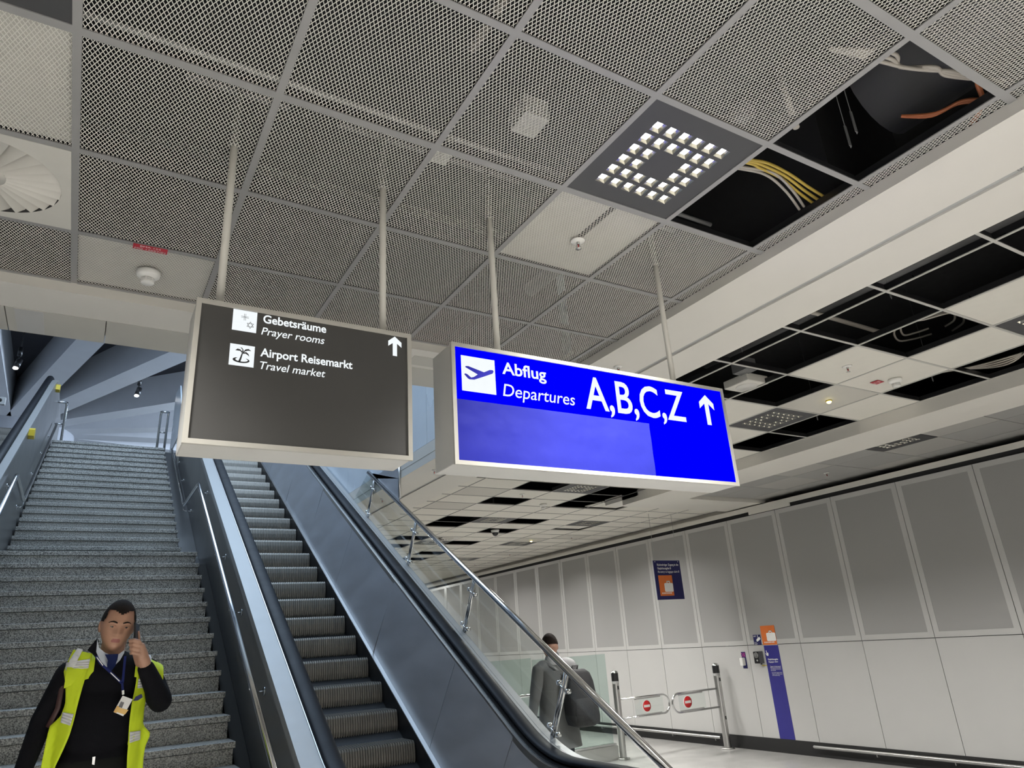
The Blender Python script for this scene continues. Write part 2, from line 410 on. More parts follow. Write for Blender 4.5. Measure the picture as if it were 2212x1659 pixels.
# second ceiling field (open bays beyond the beam, then the wide far field)
XC = [4.07, 4.715, 5.355, 5.99, 6.63, 7.27, 7.93, 8.6, 9.28]
YR = [-1.11+.633*k for k in range(13)]           # ... 1.422, 2.055 ... 6.486
YR = [round(y, 3) for y in YR] + [7.265]
YF = [7.265+.487*k for k in range(41)]
OPEN2 = {(0, r) for r in range(0, 12)} | {(1, 5), (1, 7), (3, 5), (3, 6), (3, 8), (3, 9), (2, 3), (1, 3)}
LED2 = {(2, 4), (2, 8)}
DARK2 = {(2, 7)}
def flat_tile(cx, cy, wx, wy, m='tile', parent=None, tilt=0):
    o = MB().box(-wx/2, wx/2, -wy/2, wy/2, 0, .012).build('ceiling_tile', m, None, (0, 0, 0)); COL.objects.unlink(o)
    link(o, (cx, cy, CZ), parent or ceil)
    if tilt: o.rotation_euler = (tilt, tilt*.5, 0); o.location.z += abs(tilt)*.3
    return o
_ft = {}
def ftile(cx, cy, wx, wy, m='tile', tilt=0):
    key = (round(wx, 3), round(wy, 3), m)
    if key not in _ft: _ft[key] = MB().box(-wx/2, wx/2, -wy/2, wy/2, 0, .012).mesh('ceiling_tile', m, (0, 0, 0))
    o = inst(_ft[key], 'ceiling_tile', (cx, cy, CZ+random.uniform(0, .002)), ceil)
    if tilt: o.rotation_euler = (tilt, 0, 0); o.location.z += .02
    return o
for c in range(4):
    for r in range(len(YR)-1):
        if (c, r) in OPEN2 or (c, r) in LED2: continue
        ftile((XC[c]+XC[c+1])/2, (YR[r]+YR[r+1])/2, XC[c+1]-XC[c]-.018, YR[r+1]-YR[r]-.018, 'tile2' if (c, r) in DARK2 else 'tile')
for c in range(5): tee((XC[c] if c < 4 else 6.622, YR[0]), (XC[c] if c < 4 else 6.622, 7.265), .02, 'tee_light')
for r in range(len(YR)):
    for c in range(-1, 4): tee(((XC[c] if c >= 0 else 3.775)+.01, YR[r]), (XC[c+1]-.01, YR[r]), .02, 'tee_light')
OPEN4 = {(1, 0), (3, 0), (3, 1), (3, 2), (1, 2), (3, 5), (1, 5), (1, 6), (3, 7), (3, 10), (1, 9), (3, 13), (1, 11), (3, 15)}
LED4 = {(2, 0), (5, 5), (2, 5), (5, 10), (2, 10), (5, 15)}
DIFF4 = {(2, 9)}
DARK4 = {(5, 9), (6, 8), (6, 13), (0, 1), (0, 3)}
for k in range(20):
    for c in range(-1, 8):
        if c >= 4 and k < 2: continue
        if (c, k) in OPEN4 | LED4 | DIFF4: continue
        xa, xb = (XC[c] if c >= 0 else 3.82), XC[c+1]
        ftile((xa+xb)/2, YF[k]+.2435, xb-xa-.014, .487-.014, 'tile2' if (c, k) in DARK4 else 'tile', .03 if (c, k) in ((4, 2), (5, 6)) else 0)
MB().box(3.82, 9.28, YF[20]+.007, 27, CZ, CZ+.012).build('far_ceiling_field', 'tile', ceil, kind='stuff')
for k in range(21): tee((3.82, YF[k]), (6.63 if k < 2 else 9.28, YF[k]), .012, 'tee', False)
for c in range(9): tee((XC[c], 7.265 if c < 5 else 8.2), (XC[c], YF[20]), .012, 'tee', False)
# third, dim ceiling field beside the right wall
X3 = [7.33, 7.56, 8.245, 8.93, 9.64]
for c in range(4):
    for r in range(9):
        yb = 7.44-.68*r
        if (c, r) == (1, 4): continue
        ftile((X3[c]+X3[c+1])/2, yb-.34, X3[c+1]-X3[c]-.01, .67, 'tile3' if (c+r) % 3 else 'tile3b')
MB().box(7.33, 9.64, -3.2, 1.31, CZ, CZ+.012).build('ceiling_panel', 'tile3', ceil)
# --- soffits and beams
b1 = struct('trim_1', MB().box(2.955, 3.372, -3.2, 3.87, SZ, CZ+.004).box(2.985, 3.372, 3.87, 27, SZ, CZ+.03).box(3.42, 3.775, -3.2, 7.0, SZ, CZ+.03).box(3.42, 3.82, 7.0, 27, SZ, CZ+.03), 'plaster')
MB().box(3.0, 3.77, 1.62, 27, CZ+.035, TOP).build('plenum_blackout', 'black', b1)  # black box added above the beam to keep the plenum dark
MB().box(3.372, 3.42, -3.2, 27, SZ+.012, CZ+.02).build('shadow_groove', 'groove', b1)
tx = MB(); put_text(tx, '310', (3.413, .955, SZ+.011), (-.0, 1, 0), (-1, 0, 0), .026, .055); tx.build('stencilled_number', 'greypl', b1)
struct('trim_2', MB().box(6.63, 7.33, -3.2, 7.80, H+1.771, CZ+.03), 'plaster')
struct('trim_3', MB().box(6.63, 10.05, 7.45, 8.2, SZ, CZ+.03), 'plaster')
struct('trim_4', MB().box(9.64, 9.76, -3.2, 7.45, SZ, CZ+.03).box(9.28, 9.74, 8.2, 27, SZ, CZ+.03), 'plaster')
struct('trim_6', MB().box(WX-.015, WX+.01, -3.2, 27, H+1.751, H+1.824).box(WX-.016, WX+.01, 6.92, 7.72, H+1.70, H+1.76), 'plaster')
struct('trim_7', MB().box(WX+.02, WX+.03, -3.2, 27, WT-.03, H+1.79), 'black')
b5 = struct('trim_5', MB().box(-3.5, 2.955, 3.862, 4.155, SZ, CZ+.03), 'plaster')
MB().box(-5, 3.0, 4.0, 4.12, CZ+.03, TOP).build('plenum_blackout', 'black', b5)  # black box added above the bulkhead, keeps the plenum dark
for xa, xb in ((-3.5, -.545), (-.540, -.073), (-.068, 1.4), (1.405, 2.985)):
    MB().box(xa, xb, 4.156, 4.48, SZ-.002, SZ+.05).build('soffit_panel', 'panelgrey' if xa > -1 else 'panelgrey', b5)
MB().box(-.50, -.37, 4.16, 4.47, SZ-.0035, SZ-.002).build('repaired_patch', 'wallp', b5)
MB().box(1.72, 1.98, 3.96, 4.11, SZ-.003, SZ).build('access_hatch', 'panelgrey', b5)
MB().box(-3.5, 2.985, 4.36, 4.48, SZ+.05, 7.2).build('bulkhead_face', 'panelgrey', b5)
# stair well: pale cladding on the right, grey trim below it
cl = struct('wall_well_right', MB().box(3.0, 3.12, 3.87, 16, H+2.05, 7.3), 'blackpl')
ye = 3.91
while ye < 16:
    MB().box(2.985, 3.0, ye+.003, ye+1.332, H+2.055, 7.3).build('cladding_panel', 'blueglass', cl); ye += 1.335
MB().box(2.982, 3.0, 3.87, 16, H+1.93, H+2.05).build('fascia_strip', 'plaster', cl)
struct('wall_well_left', MB().box(-3.5, -3.4, 3.9, 30, 0, 9.2), 'hallwall')
# upper hall: floor, dark ceiling, radial concrete beams round a drum
UF = H+3.87; YT = 14.2
struct('floor_upper', MB().box(-9, 9, 16, 32, UF-.3, UF).box(-.78, 3.0, YT+.27, 16, UF-.3, UF).box(-9, -3.5, 4, 16, UF-.3, UF).box(3.12, 9, 4, 16, UF-.3, UF), 'granite')
uc = struct('ceiling_upper', MB().box(-9, 9, 3.9, 32, H+7.35, H+7.5), 'darkceil')
C0 = Vector((-2.5, 23.5, 0))
for ang, wd in ((179, .55), (165.4, .50), (153.7, .52), (134.6, .50), (112.6, .48), (96.5, .55), (80, .5), (62, .5), (196, .55), (214, .5)):
    a = radians(ang); d = Vector((sin(a), cos(a), 0)); n = Vector((-d.y, d.x, 0))*wd/2
    A = C0+d*1.4; B = C0+d*11.0
    MB().prism([p+Vector((0, 0, H+6.5)) for p in (A-n, A+n, B+n, B-n)], (0, 0, .86)).build('radial_beam', 'concrete', uc)
drum = struct('wall_drum', MB().lathe([(1.75, UF), (1.75, H+7.35)], (C0.x, C0.y, 0), 40), 'hallwall')
MB().tube([(C0.x+1.80*cos(a), C0.y+1.80*sin(a), H+5.55+.25*sin(a*2)) for a in [radians(q) for q in range(-100, 40, 8)]], .018).build('conduit_pipe', 'greypl', drum)
struct('wall_upper_far', MB().box(-9, 9, 31.8, 32, UF, 9.2), 'hallwall')
struct('wall_upper_near', MB().box(-9, 9, 3.9, 4.0, 4.9, 9.2), 'hallwall')
struct('wall_upper_left', MB().box(-9.1, -9, 4, 32, UF-.3, 9.2), 'hallwall')
struct('wall_upper_right', MB().box(9, 9.1, 4, 32, UF-.3, 9.2), 'hallwall')
# ================================================================ OVERHEAD SIGNS
SY = 2.34; SB = 2.53; ZB = H+.663; ZT = H+1.175
def sign_shell(root, x0, x1):
    fr = .014
    hb = MB().box(x0, x1, SY+.012, SB, ZB, ZT).build('housing', 'house', root); bev(hb, .004)
    f = MB()
    f.box(x0-.003, x1+.003, SY, SY+.014, ZT-fr, ZT+.003).box(x0-.003, x1+.003, SY, SY+.014, ZB-.003, ZB+fr)
    f.box(x0-.003, x0+fr, SY, SY+.014, ZB+fr, ZT-fr).box(x1-fr, x1+.003, SY, SY+.014, ZB+fr, ZT-fr)
    f.build('front_frame', 'frame', root)
def rod(root, x):
    r = MB(); r.tube([(x, 2.435, ZT-.002), (x, 2.435, CZ+.28)], .0145, 16); o = r.build('suspension_rod', 'offwhite', root)
    r = MB(); r.lathe([(.0001, CZ+.012), (.024, CZ+.012), (.024, CZ+.016), (.0001, CZ+.016)], (x, 2.435, 0), 20); r.build('rod_rosette', 'greypl', root)
    MB().box(x-.2, x+.2, 2.42, 2.45, CZ+.28, CZ+.30).build('hanger_rail', 'greypl', root)
UX, UZ = (1, 0, 0), (0, 0, 1)
g = empty('hanging_sign', (.605, 2.435, ZB), 'dark grey overhead sign with white lettering for prayer rooms and travel market', 'sign')
sign_shell(g, .2165, 1.0)
MB().box(.2165+.012, 1.0-.012, SY+.006, SY+.012, ZB+.012, ZT-.012).build('face_panel', 'greyface', g)
yl = SY+.0048
def pict(root, x0, x1, z0, z1, y=yl):
    return MB().box(x0, x1, y, y+.0012, z0, z1).build('pictogram', 'signwhite', root)
p1 = pict(g, .334, .4148, H+1.0795, H+1.1595); p2 = pict(g, .333, .4145, H+.948, H+1.027)
def strokes(segs, wd, y, mb=None):
    mb = mb or MB()
    for (xa, za), (xb, zb) in segs:
        d = Vector((xb-xa, 0, zb-za)); n = Vector((-d.z, 0, d.x)).normalized()*wd/2; d = d.normalized()*wd*.3
        A = Vector((xa, y, za))-d; B = Vector((xb, y, zb))+d
        mb.prism([A-n, A+n, B+n, B-n], (0, .0004, 0))
    return mb
cx, cz = .374, H+1.134; a, b = .0125, .0022
st = strokes([((cx-b, cz-a), (cx-b, cz+a)), ((cx+b, cz-a), (cx+b, cz+a)), ((cx-a, cz-b), (cx+a, cz-b)), ((cx-a, cz+b), (cx+a, cz+b))], .0011, yl-.0006)
st.build('cross_symbol', 'ink', p1)
cx, cz, r = .3935, H+1.106, .0125
tri = lambda o: [(cx+r*sin(o+2*pi*k/3), cz+r*cos(o+2*pi*k/3)) for k in range(3)]
sg = []
for o in (0, pi):
    t = tri(o); sg += [(t[k], t[(k+1) % 3]) for k in range(3)]
strokes(sg, .0013, yl-.0006).build('star_symbol', 'ink', p1)
# palm tree on an island
pm = MB(); yp = yl-.0006
def P2(pts, x0, z0, w, h, y=yp): return [(x0+p[0]*w, y, z0+p[1]*h) for p in pts]
def flat(mb, pts, x0, z0, w, h, y=yp, mi=0): mb.prism(P2(pts, x0, z0, w, h, y), (0, .0004, 0), mi)
bx = (.333, H+.948, .0815, .079)
flat(pm, [(.37, .20), (.46, .20), (.50, .40), (.535, .62), (.49, .62), (.44, .42)], *bx)
def frond(pts_top, pts_bot): flat(pm, pts_top+pts_bot[::-1], *bx)
frond([(.52, .66), (.42, .77), (.30, .79), (.22, .70)], [(.50, .60), (.42, .70), (.33, .70), (.22, .70)])
frond([(.50, .66), (.50, .78), (.42, .86), (.33, .87)], [(.54, .64), (.55, .76), (.48, .86), (.33, .87)])
frond([(.52, .64), (.62, .80), (.75, .84), (.86, .76)], [(.53, .60), (.63, .72), (.74, .76), (.86, .76)])
frond([(.52, .63), (.66, .68), (.76, .60), (.80, .48)], [(.52, .58), (.64, .60), (.72, .56), (.80, .48)])
isl = [(.48+.34*cos(radians(t)), .27+.13*sin(radians(t))) for t in range(130, 420, 10)]
isl2 = [(.50+.25*cos(radians(t)), .29+.085*sin(radians(t))) for t in range(130, 420, 10)]
n = len(isl); vs = [(bx[0]+p[0]*bx[2], yp, bx[1]+p[1]*bx[3]) for p in isl+isl2]
pm.add(vs, [(i, i+1, n+i+1, n+i) for i in range(n-1)])
pm.build('palm_symbol', 'ink', p2)
for body, x, z, cap, wd, sh, off in (('Gebetsräume', .436, H+1.125, .031, .227, 0, .022), ('Prayer rooms', .432, H+1.078, .029, .226, .22, .006),
                                     ('Airport Reisemarkt', .434, H+.995, .031, .332, 0, .022), ('Travel market', .435, H+.947, .029, .230, .22, .006)):
    t = MB(); put_text(t, body, (x, yl, z), UX, UZ, cap, wd, sh, off); t.build('lettering', 'signwhite', g)
def arrow(root, x, z0, z1, hw, wd, m='signwhite', lean=0):
    mb = MB(); h = z1-z0
    pts = [(x-wd/2, z0), (x+wd/2, z0), (x+wd/2, z1-wd*1.3), (x+hw, z1-hw*.98), (x+hw, z1-hw*.98+wd*1.25), (x, z1), (x-hw, z1-hw*.98+wd*1.25), (x-hw, z1-hw*.98), (x-wd/2, z1-wd*1.3)]
    # two convex pieces: shaft and chevron
    mb.poly([(p[0], yl, p[1]) for p in [pts[0], pts[1], (x+wd/2, z1-wd*.9), (x-wd/2, z1-wd*.9)]])
    for s in (1, -1):
        mb.poly([(q[0], yl-.0001, q[1]) for q in [(x, z1), (x+s*hw, z1-hw*.98+wd*.25), (x+s*hw, z1-hw*.98-wd*.95), (x, z1-wd*1.25)]])
    mb.build('arrow_symbol', m, root)
arrow(g, .935, H+1.075, H+1.158, .0275, .018)
rod(g, .298); rod(g, .918)
d = empty('hanging_sign', (1.97, 2.435, ZB), 'bright blue backlit departures sign with white gate letters A,B,C,Z', 'sign')
sign_shell(d, 1.182, 2.756)
MB().box(1.194, 2.744, SY+.006, SY+.012, ZB+.012, ZT-.012).build('face_panel', 'signblue', d)
p3 = pict(d, 1.2245, 1.3835, H+.9705, H+1.126)
pl = MB(); q = (1.2245, H+.9705, .159, .1555)
flat(pl, [(.93, .70), (.955, .665), (.92, .60), (.62, .46), (.36, .345), (.22, .335), (.17, .36), (.075, .46), (.10, .49), (.16, .475), (.27, .395), (.35, .42), (.47, .51), (.11, .67), (.125, .70), (.20, .71), (.66, .60), (.84, .695)], *q)
pl.build('aeroplane_symbol', 'inkblue', p3)
for body, x, z, cap, wd, sh, off in (('Abflug', 1.419, H+1.072, .054, .225, 0, .02), ('Departures', 1.416, H+.971, .056, .373, .17, .004), ('A,B,C,Z', 1.849, H+.967, .157, .617, 0, .012)):
    t = MB(); put_text(t, body, (x, yl, z), UX, UZ, cap, wd, sh, off); t.build('lettering', 'signwhite', d)
arrow(d, 2.6235, H+.966, H+1.127, .051, .029)
fm = MB(); nx, nz = 28, 10
vs = [(1.192+1.02*i/nx, SY+.0046-.0016*abs(sin(i*.9+j*.7)*sin(j*.8)), H+.672+.259*j/nz) for j in range(nz+1) for i in range(nx+1)]
fm.add(vs, [(j*(nx+1)+i, j*(nx+1)+i+1, (j+1)*(nx+1)+i+1, (j+1)*(nx+1)+i) for j in range(nz) for i in range(nx)], 0, True)
fm.build('vinyl_patch', 'film', d, label='dull wrinkled blue film covering lower part of face')
rod(d, 1.455); rod(d, 2.508)
# ================================================================ CEILING FIXTURES
def led_light(cx, cy, label, wx=.594, wy=.603, on=True, power=None, group='square LED ceiling lights', spread=140):
    t = empty('ceiling_light', (cx, cy, CZ), label, 'ceiling light', group)
    key = (round(wx, 3), round(wy, 3), on)
    if key not in _led:
        pt = min(.0722, wy/8.0); h = pt*.36; cells = [(-2.5+k)*pt for k in range(6)]
        xs = [-wx/2] + sum([[c-h, c+h] for c in cells], []) + [wx/2]; ys = [-wy/2] + sum([[c-h, c+h] for c in cells], []) + [wy/2]
        pb = MB(); led = []
        for a in range(13):
            for b in range(13):
                hole = a % 2 == 1 and b % 2 == 1 and not (a//2 in (2, 3) and b//2 in (2, 3))
                if hole: led.append(((xs[a]+xs[a+1])/2, (ys[b]+ys[b+1])/2)); continue
                pb.add([(xs[a], ys[b], 0), (xs[a+1], ys[b], 0), (xs[a+1], ys[b+1], 0), (xs[a], ys[b+1], 0)], [(0, 1, 2, 3)])
        pb.add([(x, y, z) for z in (0, .05) for x, y in ((-wx/2, -wy/2), (wx/2, -wy/2), (wx/2, wy/2), (-wx/2, wy/2))], [(0, 1, 5, 4), (1, 2, 6, 5), (2, 3, 7, 6), (3, 0, 4, 7), (4, 5, 6, 7)])
        lm = MB(); k = h*.70; dz = .016
        lm.add([(-h, -h, .0), (h, -h, .0), (h, h, .0), (-h, h, .0), (-k, -k, dz), (k, -k, dz), (k, k, dz), (-k, k, dz)], [(0, 1, 5, 4), (1, 2, 6, 5), (2, 3, 7, 6), (3, 0, 4, 7)], 0)
        lm.add([(-k, -k, dz), (k, -k, dz), (k, k, dz), (-k, k, dz)], [(0, 1, 2, 3)], 1)
        _led[key] = (pb.mesh('light_plate', 'ledplate', (0, 0, 0)), lm.mesh('led_reflector', ['chrome', 'led' if on else 'ledoff'], (0, 0, 0)), led)
    pm_, lm_, led = _led[key]
    inst(pm_, 'light_plate', (cx, cy, CZ+.001), t)
    for x, y in led: inst(lm_, 'led_reflector', (cx+x, cy+y, CZ+.001), t)
    if power:
        l = area('downlight_beam', (cx, cy, CZ-.012), (cx, cy, 0), .36, .36, power, CEIL_W, spread)
        l.parent = t; l.matrix_parent_inverse = Matrix.Translation((-cx, -cy, -CZ))
    return t
_led = {}
led_light(1.9385, 1.757, 'large lit square LED ceiling light between mesh tiles and open bay', power=NEAR, spread=95)
led_light(-.547, 1.757, 'square LED ceiling light cut off by the top left corner', power=NEAR, spread=95)
for x, y in ((1.93, -1.6), (-.55, -1.6)):
    area('downlight_beam', (x, y, CZ-.012), (x, y, 0), .36, .36, BACK, CEIL_W, 130)
led_light(5.6725, 1.739, 'square LED ceiling light at right picture edge beyond the beam', .615, .611, power=LAMP)
led_light(5.6725, 4.27, 'square LED ceiling light beside the yellow lamp right of blue sign', .615, .611, on=False, power=LAMP)
FARL = {(2, 0): 'nearest square LED light in the far ceiling below the blue sign', (2, 5): 'square LED ceiling light two bays left of the dome camera row', (5, 5): 'square LED ceiling light beside the twisted far tile, rightmost of all',
        (5, 10): 'square LED ceiling light next to the small far yellow lamp', (2, 10): 'square LED ceiling light behind the far round air diffuser', (5, 15): 'farthest square LED ceiling light seen above the glass rail'}
for (c, k), lb in FARL.items():
    led_light((XC[c]+XC[c+1])/2, YF[k]+.2435, lb, XC[c+1]-XC[c]-.014, .473, on=False, power=LAMP*(.75 if c == 2 else .35))
area('downlight_beam', (6.0, 19, CZ-.012), (6, 19, 0), .36, .36, LAMP, CEIL_W); area('downlight_beam', (8.0, 21.5, CZ-.012), (8, 21.5, 0), .36, .36, LAMP, CEIL_W)
led_light(7.9, 4.38, 'unlit square LED light in the dim ceiling beside the wall', .67, .66, on=None)
def diffuser(cx, cy, R, label, wx, wy, n=26):
    t = empty('air_diffuser', (cx, cy, CZ), label, 'air diffuser')
    pb = MB(); m = 56
    ang = [2*pi*k/m for k in range(m)]
    def sq(a):
        c, s = cos(a), sin(a); k = 1/max(abs(c), abs(s)); return (cx+k*c*wx/2, cy+k*s*wy/2)
    zz = CZ-.004
    vs = [(cx+R*cos(a), cy+R*sin(a), zz) for a in ang] + [(*sq(a), zz) for a in ang]
    pb.add(vs, [(i, (i+1) % m, m+(i+1) % m, m+i) for i in range(m)])
    pb.add([(*sq(a), zz) for a in ang] + [(*sq(a), zz+.02) for a in ang], [(i, (i+1) % m, m+(i+1) % m, m+i) for i in range(m)])
    pb.build('face_plate', 'offwhite', t)
    r0 = R*.27
    MB().lathe([(.0001, zz-.002), (r0, zz-.002), (r0, zz+.01)], (cx, cy, 0), 32).build('hub_disc', 'offwhite', t)
    MB().lathe([(.0001, zz+.07), (R+.02, zz+.07), (R+.02, zz+.0)], (cx, cy, 0), 32).build('plenum_box', 'greypl', t)
    da = 2*pi/n
    for k in range(n):
        a0 = k*da; a1 = a0+da*1.02; am = (a0+a1)/2
        lo, hi = zz-.003, zz+.048
        v = []
        for r in (r0, R):
            sc = 1 if r == R else .45
            v += [(cx+r*cos(a0), cy+r*sin(a0), lo+(hi-lo)*sc), (cx+r*cos(am), cy+r*sin(am), lo+(hi-lo)*.35*sc), (cx+r*cos(a1), cy+r*sin(a1), lo)]
        MB().add(v, [(0, 1, 4, 3), (1, 2, 5, 4)], 0, True).build('swirl_blade', 'offwhite', t)
diffuser(-.547, 3.017, .262, 'white swirl air diffuser at the left picture edge', .594, .600)
diffuser((XC[2]+XC[3])/2, YF[9]+.2435, .20, 'small far round air diffuser seen beside the glass rail', .62, .47, 20)
def detector(x, y, label, s=1):
    t = empty('smoke_detector', (x, y, CZ), label, 'smoke detector', 'ceiling smoke detectors')
    c = (x, y, CZ)
    MB().lathe([(.0001, -.002), (.054*s, -.002), (.056*s, -.012*s), (.054*s, -.026*s), (.050*s, -.030*s), (.040*s, -.036*s)], c, 28).build('base', 'white', t)
    MB().lathe([(.040*s, -.036*s), (.031*s, -.040*s), (.031*s, -.044*s)], c, 28).build('collar', 'white', t)
    MB().lathe([(.026*s, -.044*s), (.026*s, -.060*s)], c, 20).build('sensor_chamber', 'ink', t)
    for k in range(3): MB().lathe([(.031*s, -(.046+.005*k)*s), (.031*s, -(.0485+.005*k)*s), (.024*s, -(.0485+.005*k)*s), (.024*s, -(.046+.005*k)*s)], c, 20).build('chamber_ring', 'white', t)
    for k in range(6):
        a = k*pi/3+.2; MB().box(-.004*s, .004*s, -.004*s, .004*s, 0, .016*s).build('chamber_rib', 'white', t, origin=(0, 0, 0)).location = (x+.0285*s*cos(a), y+.0285*s*sin(a), CZ-.0605*s)
    MB().lathe([(.031*s, -.060*s), (.031*s, -.066*s), (.028*s, -.070*s), (.0001, -.070*s)], c, 28).build('cap', 'white', t)
detector(.090, 3.585, 'white smoke detector below the red label near the stairs')
detector(5.74, 3.03, 'white smoke detector on beige tile right of the blue sign')
detector(5.74, 8.55, 'white smoke detector under the blue sign beside an open bay')
detector(5.84, 13.9, 'farthest white smoke detector seen through the glass balustrade')
def sprinkler(x, y, z, label, plate=.038):
    t = empty('sprinkler_head', (x, y, z), label, 'sprinkler', 'ceiling sprinklers')
    c = (x, y, z)
    MB().lathe([(.0001, -.001), (plate, -.001), (plate*.92, -.006), (.014, -.009), (.0001, -.009)], c, 26).build('escutcheon', 'white', t)
    MB().lathe([(.009, -.009), (.009, -.02), (.006, -.022)], c, 12).build('nozzle', 'steel', t)
    for s in (-1, 1): MB().tube([(x+s*.007, y, z-.02), (x+s*.012, y, z-.032), (x+s*.004, y, z-.046)], .0022, 6).build('frame_arm', 'steel', t)
    MB().lathe([(.0001, -.022), (.003, -.022), (.003, -.044), (.0001, -.044)], c, 8).build('glass_bulb', 'noentry', t)
    MB().lathe([(.0001, -.046), (.015, -.047), (.015, -.049), (.0001, -.049)], c, 14).build('deflector', 'steel', t)
sprinkler(1.953, 2.402, CZ, 'sprinkler head on pale backed mesh tile below the LED light')
sprinkler(5.04, 3.0, CZ, 'sprinkler head on beige tile right of the blue sign')
sprinkler(8.55, 5.75, CZ, 'sprinkler head in the dim ceiling strip beside the wall')
sprinkler(5.04, 8.0, CZ, 'sprinkler head under the blue sign beside open bays')
sprinkler(8.27, YF[8]+.24, CZ, 'small far sprinkler on a darker tile below the wire-hung sign'); sprinkler(8.27, YF[13]+.24, CZ, 'tiny far sprinkler, second farthest one near the wall')
sprinkler(8.35, 15.7, CZ, 'tiny farthest sprinkler near the end of the wall')
sprinkler(3.19, 6.85, SZ, 'sprinkler in the white soffit between the two overhead signs', .028); sprinkler(3.19, 8.45, SZ, 'sprinkler in the white soffit seen through the glass balustrade', .028)
sprinkler(3.17, 3.6, SZ, 'sprinkler in the white soffit just above the blue sign', .034)
def yellow_lamp(x, y, label):
    t = empty('indicator_lamp', (x, y, CZ), label, 'lamp', 'yellow ceiling lamps')
    MB().lathe([(.0001, 0), (.028, 0), (.028, -.008), (.022, -.010)], (x, y, CZ), 20).build('bezel', 'yellow', t)
    MB().ell((x, y, CZ-.012), (.021, .021, .016), 14, 8).build('glowing_lens', M['yl'], t)
M['yl'] = emis('yellow_glow', (1, .82, .25), 16)
yellow_lamp(5.69, 3.64, 'glowing yellow round ceiling lamp right of the blue sign'); yellow_lamp(7.66, YF[9]+.3, 'small far glowing yellow lamp in the ceiling below the blue sign')
# red labels
def red_label(x0, x1, y0, y1, lines, label, vert=True):
    t = empty('red_label', ((x0+x1)/2, (y0+y1)/2, CZ-.006), label, 'label')
    MB().box(x0, x1, y0, y1, CZ-.006, CZ-.0045).build('label_plate', 'red', t)
    if lines:
        tx = MB(); hh = (y1-y0)/len(lines)
        for k, s in enumerate(lines): put_text(tx, s, (x0+(.03 if len(s) < 9 else .008), y0+hh*(k+.82), CZ-.0065), (1, 0, 0), (0, -1, 0), hh*.6, (x1-x0)-(.06 if len(s) < 9 else .016))
        tx.build('lettering', 'print', t)
red_label(.003, .152, 3.318, 3.366, ['BMA 124', 'MG 12057/01'], 'red fire alarm label with white lettering by near smoke detector')
red_label(5.60, 5.70, 3.10, 3.17, ['BMA', 'MG 12057'], 'faded red label beside smoke detector right of the blue sign')
# speaker, dome camera
t = empty('ceiling_speaker', (4.62, 3.66, CZ-.01), 'pale square loudspeaker box hanging in an open bay', 'speaker')
bev(MB().box(4.50, 4.76, 3.54, 3.80, CZ+.005, CZ+.075).build('speaker_box', 'offwhite', t), .008)
MB().lathe([(.0001, CZ-.002), (.085, CZ-.002), (.09, CZ+.004), (.09, CZ+.006)], (4.63, 3.67, 0), 32).build('round_grille', 'house', t)
MB().box(4.40, 4.52, 3.45, 3.60, CZ+.06, CZ+.16).build('terminal_box', 'greypl', t)
t = empty('dome_camera', (6.2, YF[7]+.16, CZ), 'white dome security camera beside a dark open bay', 'camera')
MB().lathe([(.0001, 0), (.075, 0), (.075, -.02), (.06, -.05)], (6.2, YF[7]+.16, CZ), 24).build('camera_base', 'white', t)
MB().tube([(6.2, YF[7]+.16, CZ), (6.2, YF[7]+.16, TOP)], .014, 8).build('mount_stem', 'greypl', t)
MB().ell((6.2, YF[7]+.16, CZ-.055), (.055, .055, .055), 18, 12).build('tinted_dome', 'blackpl', t)
# ================================================================ ABOVE THE CEILING
def cable(pts, r, m, label, cat='cable', group=None):
    # smooth catmull-rom path
    P = [Vector(p) for p in pts]; out = []
    for i in range(len(P)-1):
        a, b, c, e = P[max(i-1, 0)], P[i], P[i+1], P[min(i+2, len(P)-1)]
        for k in range(6):
            q = k/6
            out.append(.5*((2*b)+(c-a)*q+(2*a-5*b+4*c-e)*q*q+(3*b-a-3*c+e)*q**3))
    out.append(P[-1])
    return MB().tube(out, r, 8, 0, False).build('cable', m, label=label, cat=cat, group=group)
Z2 = H+2.02
_c0 = cable
def cable(pts, r, m, label, cat='cable', group=None):
    q = 2.02/2.15; return _c0([(p[0]*q, p[1]*q, p[2]) for p in pts], r, m, label, cat, group)
g1 = 'cables in the open bay beside the big LED light'
for k in range(3):
    o = .022*k; cable([(2.30, 1.86+o, Z2+.05), (2.56+o*.3, 1.762+o*.5, Z2+.01), (2.66, 1.73+o, Z2), (2.826, 1.737+o, Z2), (3.0, 1.75+o*1.3, Z2-.02), (3.17, 1.75+o*1.6, Z2-.05)], .0075, 'cyellow', ['nearest', 'middle', 'farthest'][k]+' of three yellow cables arching through bay beside big LED light', group=g1)
for k in range(2):
    o = .03*k; cable([(2.32, 1.9+o, Z2+.03), (2.60, 1.80+o*.5, Z2), (2.75, 1.77+o, Z2), (2.92, 1.80+o, Z2-.02), (3.08, 1.85+o, Z2-.05)], .007, 'cwhite', ['nearer', 'farther'][k]+' of two pale grey cables below the yellow ones', group=g1+' pale')
g2 = 'cables in the open bay at the top right'
for k in range(3):
    o = .025*k; cable([(2.35, 1.14, Z2+.04), (2.56, 1.06-o, Z2), (2.69, 1.03+.01*k, Z2+.01*k), (2.80, .99-o*.4, Z2), (2.89, .95+o*.5, Z2), (3.05, .91+o*.2, Z2), (3.2, .86, Z2)], .0085, 'cwhite', ['top', 'middle', 'bottom'][k]+' of three pale grey cables crossing the top right bay', group=g2)
